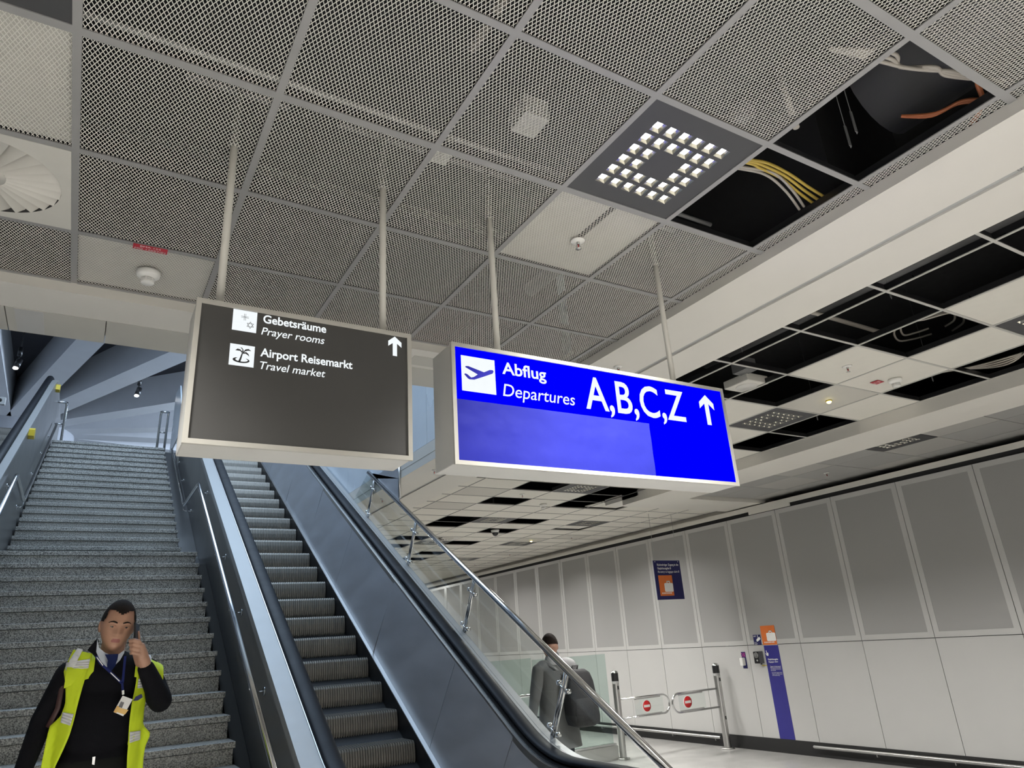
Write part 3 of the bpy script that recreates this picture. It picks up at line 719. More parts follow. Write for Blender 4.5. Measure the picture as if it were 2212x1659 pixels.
for k in range(2):
    o = .02*k; cable([(2.99, .90, Z2), (3.05+o, .93, Z2-.02), (3.13, .96, Z2-.06), (3.16, 1.02+o, Z2-.1)], .008, 'corange', ['left', 'right'][k]+' of two orange cables at right end of top right bay', group=g2+' orange')
for k in range(2):
    o = .018*k; cable([(3.16, .97+o, Z2-.02), (3.12, 1.03+o, Z2), (3.09, 1.13+o, Z2), (3.05, 1.25, Z2+.06)], .008, 'corange', ['upper', 'lower'][k]+' of two orange cables curving along beam in top right bay', group=g2+' orange lower')
cable = _c0
Z3 = H+2.1
for k, s in enumerate((1, .8)):
    c = Vector((5.42, 2.50, Z3))
    cable([c+Vector((.24*s*cos(a)*(1 if k == 0 else .9), .24*s*sin(a), .02*sin(3*a)+.03*k)) for a in [2*pi*q/10+.4 for q in range(10)]], .008, 'cwhite', 'coiled pale cable loop hanging in open bay right of signs' if k == 0 else 'smaller inner cable loop in open bay right of signs')
for k in range(4): cable([(6.60-.04*k, 2.25, H+2.02), (6.5+.03*k, 2.5, H+2.0-.01*k), (6.55+.02*k, 2.8, H+2.04), (6.45-.05*k, 3.15, H+2.08+.02*k)], .008, 'cwhite', ['first', 'second', 'third', 'fourth'][k]+' tangled pale cable from the second beam in open bay', group='tangled cables by the second beam')
def duct(p, q, r, label, m='duct', cat='duct', n=24):
    return MB().tube([p, q], r, n).build('air_duct', m, label=label, cat=cat)
duct((3.12, -1.5, H+2.50), (3.12, 1.35, H+2.50), .27, 'big black round air duct above the top right open bay')
duct((2.45, 1.62, H+2.32), (2.45, 3.6, H+2.32), .05, 'thin black pipe above the bay beside the big LED light', cat='pipe')
duct((4.15, -2, H+2.35), (4.15, 7.2, H+2.35), .12, 'long black pipe running above the open bays beyond the beam', cat='pipe')
duct((4.50, -2, H+2.55), (4.50, 7.2, H+2.55), .15, 'thick black air duct running above the open bays')
duct((5.0, 1.2, H+2.45), (5.0, 4.4, H+2.45), .05, 'slim dark pipe above the sprinkler tile', cat='pipe')
duct((4.3, 2.9, H+2.25), (5.2, 2.75, H+2.12), .018, 'pale slanted rod inside an open bay', 'cwhite', 'pipe')
duct((2.42, 1.40, CZ+.12), (2.42, 1.42, CZ+.5), .014, 'pale conduit end hanging in top right bay', 'cwhite', 'pipe')
for k, (x, y) in enumerate(((2.60, 1.25), (2.66, 1.32), (4.30, 2.15), (4.32, 3.4), (6.3, 3.0), (6.3, 4.2))):
    t = empty('hanger_wire', (x, y, CZ+.02), ['left', 'right'][k % 2]+' thin suspension hanger in open bay '+['near top right', 'behind the beam', 'beside the second beam'][k//2], 'hanger')
    MB().tube([(x, y, CZ+.04), (x, y, TOP)], .002, 6).build('wire', 'greypl', t); MB().box(x-.008, x+.008, y-.002, y+.002, CZ+.05, CZ+.16).build('clip', 'greypl', t)
MB().box(1.36, 1.48, 1.92, 2.05, CZ+.2, CZ+.3).build('junction_box', 'house', label='pale junction box seen through mesh left of the big LED light', cat='box')
MB().box(1.06, 1.16, 2.20, 2.30, CZ+.12, CZ+.2).build('junction_box', 'house', label='small pale junction box seen through mesh between the rods', cat='box')
duct((1.1, -.5, H+2.3), (1.1, 1.9, H+2.3), .02, 'pale pipe seen through the mesh at top centre', 'cwhite', 'pipe')
duct((-3, 2.33, H+2.22), (2.9, 2.33, H+2.22), .012, 'thin rail seen through the mesh above the sign rods', 'groove', 'rail')
duct((.35, -.5, H+2.35), (1.05, 1.6, H+2.35), .03, 'brownish pipe seen through the mesh above', 'cyellow', 'pipe')
# ================================================================ STAIRS
SXL, SXR, SXU = -.78, 1.12, 1.015
stairs = empty('staircase', (.17, 4.0, 0), 'wide speckled grey granite staircase rising beside the escalator', 'stairs')
def step(i, yn, zt, ynext, rise, xr):
    mb = MB()
    mb.box(SXL, xr, yn-.012, ynext+.01, zt-.045, zt)            # tread slab with nosing
    mb.box(SXL, xr-.012, yn+.004, ynext+.03, zt-rise-.02, zt-.047)  # riser block
    return bev(mb.build('step', 'granite', stairs), .004, 2)
K0Y, K0Z = 5.973, H-.549                       # a measured nosing
RUN, RISE = .2782, .1621
nos = []
for k in range(-7, 0): nos.append((K0Y+RUN*k, (K0Z)*(8+k)/8, K0Z/8))
for k in range(0, 12): nos.append((K0Y+RUN*k, K0Z+RISE*k, RISE))
YL, ZL = nos[-1][0], nos[-1][1]
U0 = 9.754
for i, (yn, zt, rs) in enumerate(nos):
    step(i, yn, zt, nos[i+1][0] if i < len(nos)-1 else U0, rs, SXR)
R2, RU2 = (UF-ZL)/17, .2778
for k in range(17):
    step(k, U0+RU2*k, ZL+R2*(k+1), U0+RU2*(k+1), R2, SXU)
# side stringers
WR = 1.225
st = MB(); st.prism([(SXU+.001, YL-.3, ZL-.4), (SXU+.001, U0, ZL+.02), (SXU+.001, U0+RU2*16.5, UF-.05), (SXU+.001, U0+RU2*17, UF-.05), (SXU+.001, U0+RU2*17, UF-1.2), (SXU+.001, YL, ZL-1)], (WR-SXU-.002, 0, 0)); st.build('stringer', 'sidepanel', stairs)
st = MB(); st.prism([(SXR+.001, K0Y-RUN*7, -.05), (SXR+.001, YL, ZL-.14), (SXR+.001, YL+.6, ZL-.14), (SXR+.001, YL+.6, 0)], (WR-SXR-.002, 0, 0)); st.build('stringer', M['matte'], stairs)
# wall rails of the stairs
def stair_rail(x, wallx, label, ya=8.76, yb=10.09, zr=1.97):
    t = empty('stair_handrail', (x, 4.6, 1.0), label, 'handrail')
    lo = lambda y: H+zr-(ya-y)*.580
    up_ = lambda y: H+zr+(y-yb)*.553
    A = [(x, 3.9, lo(3.9)), (x, ya-.06, lo(ya-.06)), (x, ya, lo(ya)+.005), (x, ya+.06, H+zr+.005)]
    B = [(x, yb-.06, H+zr+.002), (x, yb, H+zr+.008), (x, yb+.06, up_(yb+.06)), (x, 13.9, up_(13.9))]
    MB().tube(A+B, .021, 14).build('rail_tube', 'tube', t)
    for y in (4.6, 5.6, 6.65, 7.7, ya-.05, yb+.05, 11.4, 12.4, 13.4):
        z = lo(y) if y < ya+.05 else up_(y)
        MB().tube([(x, y, z-.012), (x, y, z-.075), (x+(wallx-x)*.35, y, z-.095), (wallx, y, z-.095)], .005, 8).build('rail_bracket', 'tube', t)
        s = 1 if wallx > x else -1
        MB().lathe([(.0001, 0), (.03, 0), (.03, -.006*s), (.0001, -.006*s)], (wallx, y, z-.095), 16, 0, 'x').build('bracket_rose', 'tube', t)
stair_rail(1.12, WR, 'polished steel handrail on the wall between stairs and escalator', 9.52, 10.97, 2.155)
stair_rail(-.735, -.80, 'polished steel handrail on the left side of the stairs')
# rails at the stair head
for nm, xa, xb in (('left', -.86, -.66), ('right', .90, 1.03)):
    t = empty('stair_head_rail', ((xa+xb)/2, 14.3, UF), 'short polished steel guard rail at the '+nm+' of the stair head', 'handrail')
    for x in (xa, xb):
        MB().tube([(x, 14.5, UF), (x, 14.42, UF+.70), (x, 14.35, UF+.76)], .022, 10).build('rail_post', 'tube', t)
    MB().tube([(xa, 14.35, UF+.76), (xb, 14.35, UF+.76)], .022, 10).build('top_rail', 'tube', t)
    MB().tube([(xa, 14.47, UF+.38), (xb, 14.47, UF+.38)], .014, 8).build('mid_rail', 'tube', t)
MB().prism([(1.16, 12.9, UF+.05), (1.16, 14.9, UF+.05), (1.16, 14.9, UF+1.35), (1.16, 14.1, UF+1.25)], (.02, 0, 0)).build('screen_panel', 'blueglass', label='pale bluish screen at the right of the stair head', cat='screen')
# ================================================================ ESCALATOR (right)
EX = 2.58; EL = EX-1.0; ERUN, ERISE = .388, .224
CN = -4.218                                   # nosing line: z - y*tan30, camera relative
esc = empty('escalator', (2.1, 4.3, 0), 'steel escalator with black handrails climbing beside the granite stairs', 'escalator')
def ez(y, v): return H+CN+v+y*T30
def step_mesh(xw, nr=46):
    mb = MB(); dep = .014; p = xw/nr
    prof = [(.002, 0), (-.012, -.02), (-.026, -.075), (-.030, -.13), (-.024, -.18), (-.008, -.226)]   # riser curve (y,z)
    xs = []
    for k in range(nr):
        xs += [(k*p, 0), (k*p+p*.5, 0), (k*p+p*.5, 1), (k*p+p, 1)]
    def row(y, z, dy, dz): return [(-xw/2+x, y+(dy*dep if d else 0), z-(dz*dep if d else 0)) for x, d in xs]
    rows = [row(y, z, 1, .25) for y, z in prof]
    rows = [row(ERUN, 0, 0, 1), row(.004, 0, .4, 1)] + rows
    n = len(xs)
    mb.add(sum(rows, []), [(i*n+j, i*n+j+1, (i+1)*n+j+1, (i+1)*n+j) for i in range(len(rows)-1) for j in range(n-1)])
    mb.box(-xw/2, xw/2, .02, ERUN, -.24, -.02, 1)
    return mb.mesh('escalator_step', ['stepm', 'skirt'], (0, 0, 0))
sme = step_mesh(.996)
Y0E = 2.3508*EX
for k in range(-4, 22):
    y = Y0E+ERUN*k; z = max(ez(y, 0), .012)
    if z > UF: z = UF
    inst(sme, 'escalator_step', ((EX+EL)/2, y, z), esc)
def slab(v0, v1, x0, x1, ya, yb, m, name, parent, v0b=None):
    """sheared box: between heights v0..v1 above the nosing line, clipped flat at floor level"""
    mb = MB()
    mb.add([(x, y, ez(y, v)) for x in (x0, x1) for y in (ya, yb) for v in (v0, v1)], [(0, 1, 3, 2), (4, 6, 7, 5), (0, 4, 5, 1), (2, 3, 7, 6), (0, 2, 6, 4), (1, 5, 7, 3)])
    return mb.build(name, m, parent)
YB, YTE = 4.28, 13.6
HB = H-.735                                   # level top of the balustrade at the lower landing
def profile(v, ya=2.9, yb=YTE, rad=.30, zflat=None):
    """(y,z) path of a line v above the nosing line with a smooth bend into the level part"""
    zf = HB+(v-.978) if zflat is None else zflat
    yk = (zf-H-CN-v)/T30
    out = [(ya, zf)]
    for t in range(9):
        q = t/8; out.append(((1-q)**2*(yk-rad)+2*q*(1-q)*yk+q*q*(yk+rad), (1-q)**2*zf+2*q*(1-q)*zf+q*q*(zf+rad*T30)))
    n = 8
    for t in range(1, n+1): y = yk+rad+(yb-yk-rad)*t/n; out.append((y, ez(y, v)))
    return out
def sweep(x0, x1, v0, v1, m, name, parent, mi=None, **k):
    a, b = profile(v0, **k), profile(v1, **k); n = len(a); mb = MB()
    vs = [(x, y, z) for x in (x0, x1) for (y, z) in a+b]
    fs = []
    for s in (0, 2*n): fs += [(s+i, s+i+1, s+n+i+1, s+n+i) for i in range(n-1)]
    fs += [(n+i, n+i+1, 3*n+i+1, 3*n+i) for i in range(n-1)] + [(i, i+1, 2*n+i+1, 2*n+i) for i in range(n-1)]
    fs += [(0, n, 3*n, 2*n), (n-1, 2*n-1, 4*n-1, 3*n-1)]
    mb.add(vs, fs); return mb.build(name, m, parent)
sweep(EX+.004, EX+.03, -.35, .052, 'skirt', 'skirt_panel', esc)
sweep(EL-.03, EL-.004, -.35, .052, 'skirt', 'skirt_panel', esc)
sweep(EX+.006, EX+.045, .046, .060, 'steel', 'inner_decking', esc)
sweep(EL-.045, EL-.006, .046, .060, 'steel', 'inner_decking', esc)
# inner balustrade panels, joints square to the slope
PX = 2.705; jt = [4.63, 5.49, 6.82, 8.15, 9.44, 10.87, 12.2, 13.5]
def slant(y, v):                               # point at height v measured square from a joint whose top is at y
    dv = .93-v; s = dv*cos(radians(30)); return (y+s*sin(radians(30)), ez(y, .93)-s*cos(radians(30)))
for i in range(len(jt)-1):
    q = [slant(jt[i]+.002, .06), slant(jt[i+1]-.002, .06), slant(jt[i+1]-.002, .945), slant(jt[i]+.002, .945)]
    tl = random.uniform(-.004, .004)
    for X, sg in ((PX, 1), (EL-.125, -1)):
        mb = MB(); mb.prism([(X+sg*(tl if k > 1 else -.083-tl), *p) for k, p in enumerate(q)], (sg*.012, 0, 0)); mb.build('balustrade_panel', 'panel', esc)
for X, sg in ((PX, 1), (EL-.125, -1)):
    pts = [(y, z) for y, z in profile(.93) if y < jt[0]-.05]; top = slant(jt[0]-.002, .945); bot = slant(jt[0]-.002, .06)
    MB().prism([(X-(sg*.083 if k >= len(pts)+1 else 0), y, z) for k, (y, z) in enumerate(pts+[top, bot, (2.9, .05)])], (sg*.012, 0, 0)).build('balustrade_panel', 'panel', esc)
# cappings, handrails, decks
def hand(x, parent, v=.985, w=.058):
    pr = profile(v)
    pts = [(x, 2.9-.42*sin(a)-.02, pr[0][1]-.42+.42*cos(a)) for a in [pi*t/10 for t in range(10, 0, -1)]] + [(x, y, z) for y, z in pr]
    MB().tube(pts, w, 16, 0, True, None, (1, .42)).build('handrail', 'rubber', parent)
sweep(PX-.004, PX+.045, .905, .952, 'steel', 'balustrade_capping', esc); hand(2.808, esc)
sweep(PX+.02, PX+.14, .93, .962, 'blackpl', 'handrail_guide', esc)
sweep(2.866, 2.905, .90, .975, 'deck', 'outer_deck', esc); sweep(2.908, 2.967, .90, .975, 'deck', 'outer_deck', esc)
sweep(2.95, 2.966, -.9, .90, 'sidepanel', 'outer_cladding', esc)
XL = EL-.125
sweep(XL-.045, XL+.004, .905, .952, 'steel', 'balustrade_capping', esc); hand(1.418, esc)
sweep(XL-.12, XL-.02, .93, .962, 'blackpl', 'handrail_guide', esc)
sweep(1.355, 1.372, .90, .985, 'steel', 'deck_edge_trim', esc)
sweep(1.226, 1.355, .90, .978, 'deck', 'outer_deck', esc)
wl = profile(.90); MB().prism([(1.226, y, z) for y, z in wl] + [(1.226, YTE, ez(YTE, -2.6)), (1.226, 6.5, .0), (1.226, 2.9, 0)], (.012, 0, 0)).build('outer_cladding', 'sidepanel', esc)
MB().box(EL-.1, EX+.1, 2.6, 4.5, .0, .015).build('landing_plate', 'steel', esc)
MB().prism([(EL-.1, 4.4, -.02), (EL-.1, YTE, ez(YTE, -.32)), (EL-.1, YTE, ez(YTE, -1.0)), (EL-.1, 5.4, -.02)], (1.2, 0, 0)).build('truss_floor', 'skirt', esc)
# ---------------- glass screen on the outer deck
gb = empty('glass_balustrade', (2.955, 4.3, 1.0), 'clear glass screen with steel tube rail on the escalator edge', 'balustrade')
GX = 2.958; CT = -2.664
tz = lambda y: H+CT+y*T30
MB().tube([(GX, 2.95, tz(2.95)), (GX, 8.33, tz(8.33))], .026, 18).build('rail_tube', 'tube', gb)
py = [4.272, 5.572, 6.835, 8.11]
ed = [3.0] + py + [8.9]
def perp(y, d): return (y+d*.5, tz(y)-d*.866)   # d metres square below the rail
for i in range(5):
    a, b = ed[i]+.02, ed[i+1]-.02
    q = [perp(a, .05), perp(b, .05), perp(b, .52), perp(a, .52)]
    if i == 4: q = [perp(a, .05), perp(a+.25, .05), perp(a+.55, .52), perp(a, .52)]
    MB().prism([(GX, *p) for p in q], (.008, 0, 0)).build('glass_pane', 'glass', gb)
for y in py:
    A, B = perp(y, .02), perp(y, .54)
    for o in (-.014, .014):
        MB().tube([(GX+.004, A[0]+o*.866, A[1]+o*.5), (GX+.004, B[0]+o*.866, B[1]+o*.5)], .0115, 10).build('post_bar', 'tube', gb)
    for d in (.13, .45):
        for o in (-.055, .055):
            c = perp(y, d); c = (c[0]+o*.866, c[1]+o*.5)
            MB().lathe([(.0001, -.014), (.016, -.014), (.016, .022), (.0001, .022)], (GX, *c), 14, 0, 'x').build('glass_clamp', 'tube', gb)
        c1, c2 = perp(y, d), None
        MB().tube([(GX-.01, c1[0]-.055*.866, c1[1]-.055*.5), (GX-.01, c1[0]+.055*.866, c1[1]+.055*.5)], .006, 8).build('clamp_arm', 'tube', gb)
# ceiling intersection guard
gd = empty('guard_panel', (2.972, 7.33, H+1.6), 'dark triangular guard sheet where escalator rail meets the ceiling', 'guard')
MB().prism([(2.968, 7.335, SZ), (2.968, 7.335, tz(7.335)+.02), (2.968, 8.25, tz(8.25)+.02), (2.968, 8.25, H+2.05), (2.968, 7.335, H+2.05)], (.008, 0, 0)).build('guard_sheet', 'panel', gd)
MB().tube([(2.972, 7.33, H+1.615), (2.972, 7.33, H+2.05)], .016, 12).build('edge_post', 'steel', gd)
# ================================================================ ESCALATOR (left)
le = empty('escalator', (-1.4, 9, 0), 'escalator at the left edge with pale deck and yellow stops', 'escalator')
LZ = lambda y: H-2.707+.5551*y                 # top of its outer cladding
def lslab(x0, x1, d0, d1, m, name, ya=4.0, yb=13.56, flat=2.5):
    pa = [(ya, LZ(ya)), (yb-.5, LZ(yb-.5)), (yb-.2, LZ(yb-.2)-.02), (yb+.1, LZ(yb)-.02), (yb+flat, LZ(yb)-.02)]
    n = len(pa); mb = MB(); vs = [(x, y, z+d) for x in (x0, x1) for d in (d0, d1) for y, z in pa]
    fs = []
    for s in (0, 2*n): fs += [(s+i, s+i+1, s+n+i+1, s+n+i) for i in range(n-1)]
    fs += [(n+i, n+i+1, 3*n+i+1, 3*n+i) for i in range(n-1)] + [(i, i+1, 2*n+i+1, 2*n+i) for i in range(n-1)] + [(0, n, 3*n, 2*n), (n-1, 2*n-1, 4*n-1, 3*n-1)]
    return mb.add(vs, fs).build(name, m, le)
lslab(-.812, -.80, -2.6, -.02, 'sidepanel', 'outer_cladding'); lslab(-.875, -.80, -.02, 0, 'deck', 'outer_deck')
MB().tube([(-.915, y, LZ(y)+.03) for y in (4.0, 9, 13.0)]+[(-.915, 13.4, LZ(13.4)+.015), (-.915, 13.7, LZ(13.56)), (-.915, 15.5, LZ(13.56))], .045, 14, 0, True, None, (1, .6)).build('handrail', 'rubber', le)
lslab(-.97, -.955, -1.0, -.04, 'panel', 'balustrade_panel'); lslab(-2.12, -2.105, -1.0, -.04, 'panel', 'balustrade_panel')
for k in range(14):
    y = 9.0+ERUN*k; z = LZ(y)-1.0
    if z < UF+.1: inst(sme, 'escalator_step', (-1.54, y, z), le)
for y, dz in ((13.25, -.12), (10.02, -.05)):
    q = MB(); q.prism([(-.80, y-.07, LZ(y)+dz-.06), (-.80, y+.06, LZ(y)+dz-.07), (-.80, y+.08, LZ(y)+dz+.03), (-.80, y+.02, LZ(y)+dz+.06), (-.80, y-.06, LZ(y)+dz+.02)], (.06, 0, 0)); q.build('deck_stop', 'yellow', le)
# ================================================================ UPPER HALL SPOTS
def spot(x, y, z, label):
    t = empty('spotlight', (x, y, z), label, 'spotlight', 'upper hall spotlights')
    MB().tube([(x, y, z+.42), (x, y, H+7.35)], .012, 8).build('cable_drop', 'blackpl', t)
    MB().tube([(x, y, z+.22), (x, y, z+.42)], .045, 14).build('driver_can', 'blackpl', t)
    MB().tube([(x, y, z+.14), (x, y, z+.22)], .012, 8).build('swivel', 'blackpl', t)
    MB().tube([(x+.02, y, z+.14), (x-.02, y-.03, z-.06)], .06, 16).build('lamp_head', 'blackpl', t)
    MB().ell((x-.025, y-.04, z-.075), (.05, .05, .03), 14, 8).build('lamp_lens', M['led'], t)
spot(-.1045*17, 17, H+.3647*17, 'lit black spotlight hanging at upper left under the hall ceiling')
spot(.0319*18.2, 18.2, H+.345*18.2, 'lit black spotlight hanging above the middle of the stair head')
t = empty('wall_camera', (-1.75, 15.6, UF+1.0), 'small pale wall camera above the left escalator', 'camera')  # a small wall camera, not a lamp
MB().box(-1.85, -1.70, 15.5, 15.6, UF+.98, UF+1.12).build('camera_body', 'white', t); MB().lathe([(.0001, 15.47), (.03, 15.47), (.03, 15.5)], (-1.78, 0, UF+1.05), 14, 0, 'y').build('camera_lens', 'blackpl', t)
# ================================================================ ALONG THE RIGHT WALL
WN = (0, -1, 0)                                # text runs toward -y on the right wall (read from -x)
def wtext(mb, body, y, z, cap, width=None, shear=0, off=0, x=WX-.006): put_text(mb, body, (x, y, z), WN, UZ, cap, width, shear, off)
def suitcase(mb, org, ux, w, h, bars=True):
    """white suitcase symbol with handle inside a w x h field, lower left at org"""
    O = Vector(org); U = Vector(ux); V = Vector((0, 0, 1))
    def rr(x0, x1, z0, z1, r, n=5):
        pts = []
        for cx, cz, a0 in ((x1-r, z0+r, -90), (x1-r, z1-r, 0), (x0+r, z1-r, 90), (x0+r, z0+r, 180)):
            pts += [(cx+r*cos(radians(a0+90*k/n)), cz+r*sin(radians(a0+90*k/n))) for k in range(n+1)]
        return [O+U*(p[0]*w)+V*(p[1]*h) for p in pts]
    mb.poly(rr(.36, .99, .19, .62, .07))
    for a in ((.54, .60, .60, .73), (.74, .80, .60, .73), (.54, .80, .67, .73)): mb.poly(rr(*a, .02, 2))
    if bars:
        for k in range(7): mb.poly(rr(.13+.105*k, .20+.105*k, .09, .165, .03, 3))
t = empty('wall_sign', (WX-.004, 7.77, H-.279), 'square orange wall sign with white suitcase above the blue strip', 'sign')
MB().box(WX-.004, WX-.0005, 7.637, 7.908, H-.279, H-.002).build('sign_plate', 'orange', t)
m = MB(); suitcase(m, (WX-.0055, 7.908, H-.279), WN, .271, .277); m.build('suitcase_symbol', 'print', t)
t = empty('wall_strip_sign', (WX-.004, 7.77, BB), 'tall blue baggage claim strip on the wall below orange sign', 'sign')
MB().box(WX-.004, WX-.0005, 7.628, 7.900, BB+.002, H-.288).build('sign_plate', 'violet', t)
m = MB()
wtext(m, 'Gepäckausgabe', 7.863, H-.497, .022, .19, 0, .02); wtext(m, 'Baggage claim', 7.858, H-.532, .021, .175, .2, .005)
for k, s in enumerate(('Zugang in die Gepäckausgabe B', 'Bitte benutzen Sie das Telefon', 'und melden Sie sich bitte an', 'das Personal')): wtext(m, s, 7.842, H-.593-.019*k, .011, .196 if k < 3 else .09, 0, .012)
for k, s in enumerate(('To re-enter luggage claim B', 'Please use the telephone and', 'call the staff on duty')): wtext(m, s, 7.832, H-.680-.02*k, .011, .19 if k < 2 else .14, .2)
m.build('lettering', 'print', t)
m = MB(); hx = WX-.006
hp = lambda pts: [(hx, 7.893-p[0]*.062, H-.436+p[1]*.078) for p in pts]
m.poly(hp([(.35, 0), (.85, 0), (.95, .35), (.92, .52), (.52, .60), (.45, .5), (.18, .36), (.10, .44), (.02, .42)][0:6]))
m.poly(hp([(.38, .45), (.54, .45), (.50, .98), (.40, 1.0), (.32, .92)])); m.poly(hp([(.05, .46), (.14, .50), (.46, .28), (.36, .02)])); m.build('hand_symbol', 'print', t)
t = empty('wall_sign', (WX-.004, 8.0, H-.273), 'small navy camera notice left of the orange sign', 'sign')
MB().box(WX-.004, WX-.0005, 7.934, 8.078, H-.273, H-.126).build('sign_plate', 'navy', t)
m = MB(); cp = lambda pts: [(WX-.0055, 8.078-p[0]*.144, H-.273+p[1]*.147) for p in pts]
m.poly(cp([(.42, .54), (.86, .80), (.99, .56), (.55, .32)])); m.poly(cp([(.38, .46), (.44, .50), (.52, .34), (.46, .30)])); m.poly(cp([(.60, .98), (.66, .98), (.66, .72), (.60, .68)]))
for z, wdt in ((.90, .45), (.84, .38), (.26, .4), (.12, .5), (.06, .45)): m.poly(cp([(.08, z), (.08+wdt*.8, z), (.08+wdt*.8, z-.03), (.08, z-.03)]))
m.build('camera_symbol', 'print', t)
t = empty('intercom', (9.15, 7.99, H-.54), 'black wall intercom box with round speaker beside blue strip', 'intercom')
bev(MB().box(WX-.10, WX-.001, 7.94, 8.047, H-.54, H-.366).build('intercom_body', 'greypl', t), .006)
MB().box(WX-.104, WX-.10, 7.944, 8.043, H-.536, H-.37).build('front_plate', 'blackpl', t)
for r, mm in ((.040, 'groove'), (.033, 'blackpl'), (.025, 'groove'), (.019, 'blackpl'), (.010, 'groove')):
    MB().lathe([(.0001, -.1045-(.045-r)*.05), (r, -.1045-(.045-r)*.05), (r, -.10)], (WX, 7.993, H-.42), 24, 0, 'x').build('speaker_ring', mm, t)
MB().lathe([(.0001, -.1065), (.014, -.1065), (.014, -.10)], (WX, 7.985, H-.495), 16, 0, 'x').build('call_button', 'groove', t)
MB().lathe([(.0001, H-.556), (.014, H-.556), (.014, H-.54)], (WX-.06, 7.955, 0), 12).build('cable_gland', 'blackpl', t)
MB().box(WX-.003, WX-.0005, 7.90, 8.0, H-.578, H-.568).build('yellow_label', 'yellow', t)
t = empty('dispenser', (9.17, 8.34, H-.614), 'small white dispenser on a purple and pink wall card', 'dispenser')
MB().box(WX-.004, WX-.0005, 8.293, 8.378, H-.614, H-.369).build('backing_card', 'navy', t)
bev(MB().box(WX-.075, WX-.004, 8.31, 8.372, H-.572, H-.455).build('dispenser_body', 'white', t), .01)
m = MB()
for (ya, za), (yb, zb) in (((8.372, -.385), (8.34, -.415)), ((8.34, -.415), (8.372, -.44)), ((8.335, -.38), (8.30, -.445)), ((8.30, -.38), (8.335, -.445))):
    dd = Vector((0, yb-ya, zb-za)); n = Vector((0, -dd.z, dd.y)).normalized()*.004
    A, B = Vector((WX-.0055, ya, H+za)), Vector((WX-.0055, yb, H+zb)); m.poly([A-n, A+n, B+n, B-n])
m.build('pink_strokes', 'magenta', t)
# bumper rails
for ya, yb, lb in ((9.02, 15.2, 'long low steel bumper rail on the black skirting behind the gate'), (1.2, 7.27, 'low steel bumper rail along the wall at the lower right')):
    t = empty('bumper_rail', (9.1, (ya+yb)/2, .1), lb, 'rail')
    MB().tube([(9.115, ya, .135), (9.115, ya+.01, .135), (9.115, yb-.01, .135), (9.115, yb, .135)], .021, 14, 0, True, [.014, .021, .021, .014]).build('rail_tube', 'steel', t)
    y = ya+.12
    while y < yb: MB().tube([(9.115, y, .125), (9.12, y, .09), (WX-.014, y, .088)], .007, 8).build('rail_bracket', 'steel', t); y += 1.0
# hanging luggage claim sign
HY = 8.9; hx0, hx1 = 8.065, 8.655
t = empty('wire_hung_sign', (8.36, HY, H+.53), 'navy sign with orange suitcase square hanging on two thin wires', 'sign')
zt, zb = H+1.125, H+.50
MB().box(hx0, hx1, HY, HY+.008, zb, zt).build('sign_plate', 'navy', t)
for x in (hx0+.04, hx1-.04):
    MB().tube([(x, HY+.004, zt-.015), (x, HY+.004, CZ)], .003, 6).build('hanging_wire', 'groove', t); MB().lathe([(.0001, HY-.002), (.008, HY-.002), (.008, HY)], (x, 0, zt-.02), 10, 0, 'y').build('wire_eyelet', 'steel', t)
m = MB(); yy = HY-.002
for s, x, z, wdt, sh, off in (('Rückwärtiger Zugang in die', .075, -.085, .475, 0, .016), ('Gepäckausgabe B', .075, -.142, .30, 0, .016), ('Re-entry to luggage claim B', .075, -.198, .475, .2, .004)):
    put_text(m, s, (hx0+x, yy, zt+z), UX, UZ, .034, wdt, sh, off)
m.build('lettering', 'print', t)
o = MB().box(hx0+.07, hx0+.37, yy, HY, zb+.06, zb+.385).build('orange_square', 'orange', t)
m = MB(); suitcase(m, (hx0+.07, yy-.001, zb+.06), UX, .30, .325); m.build('suitcase_symbol', 'print', o)
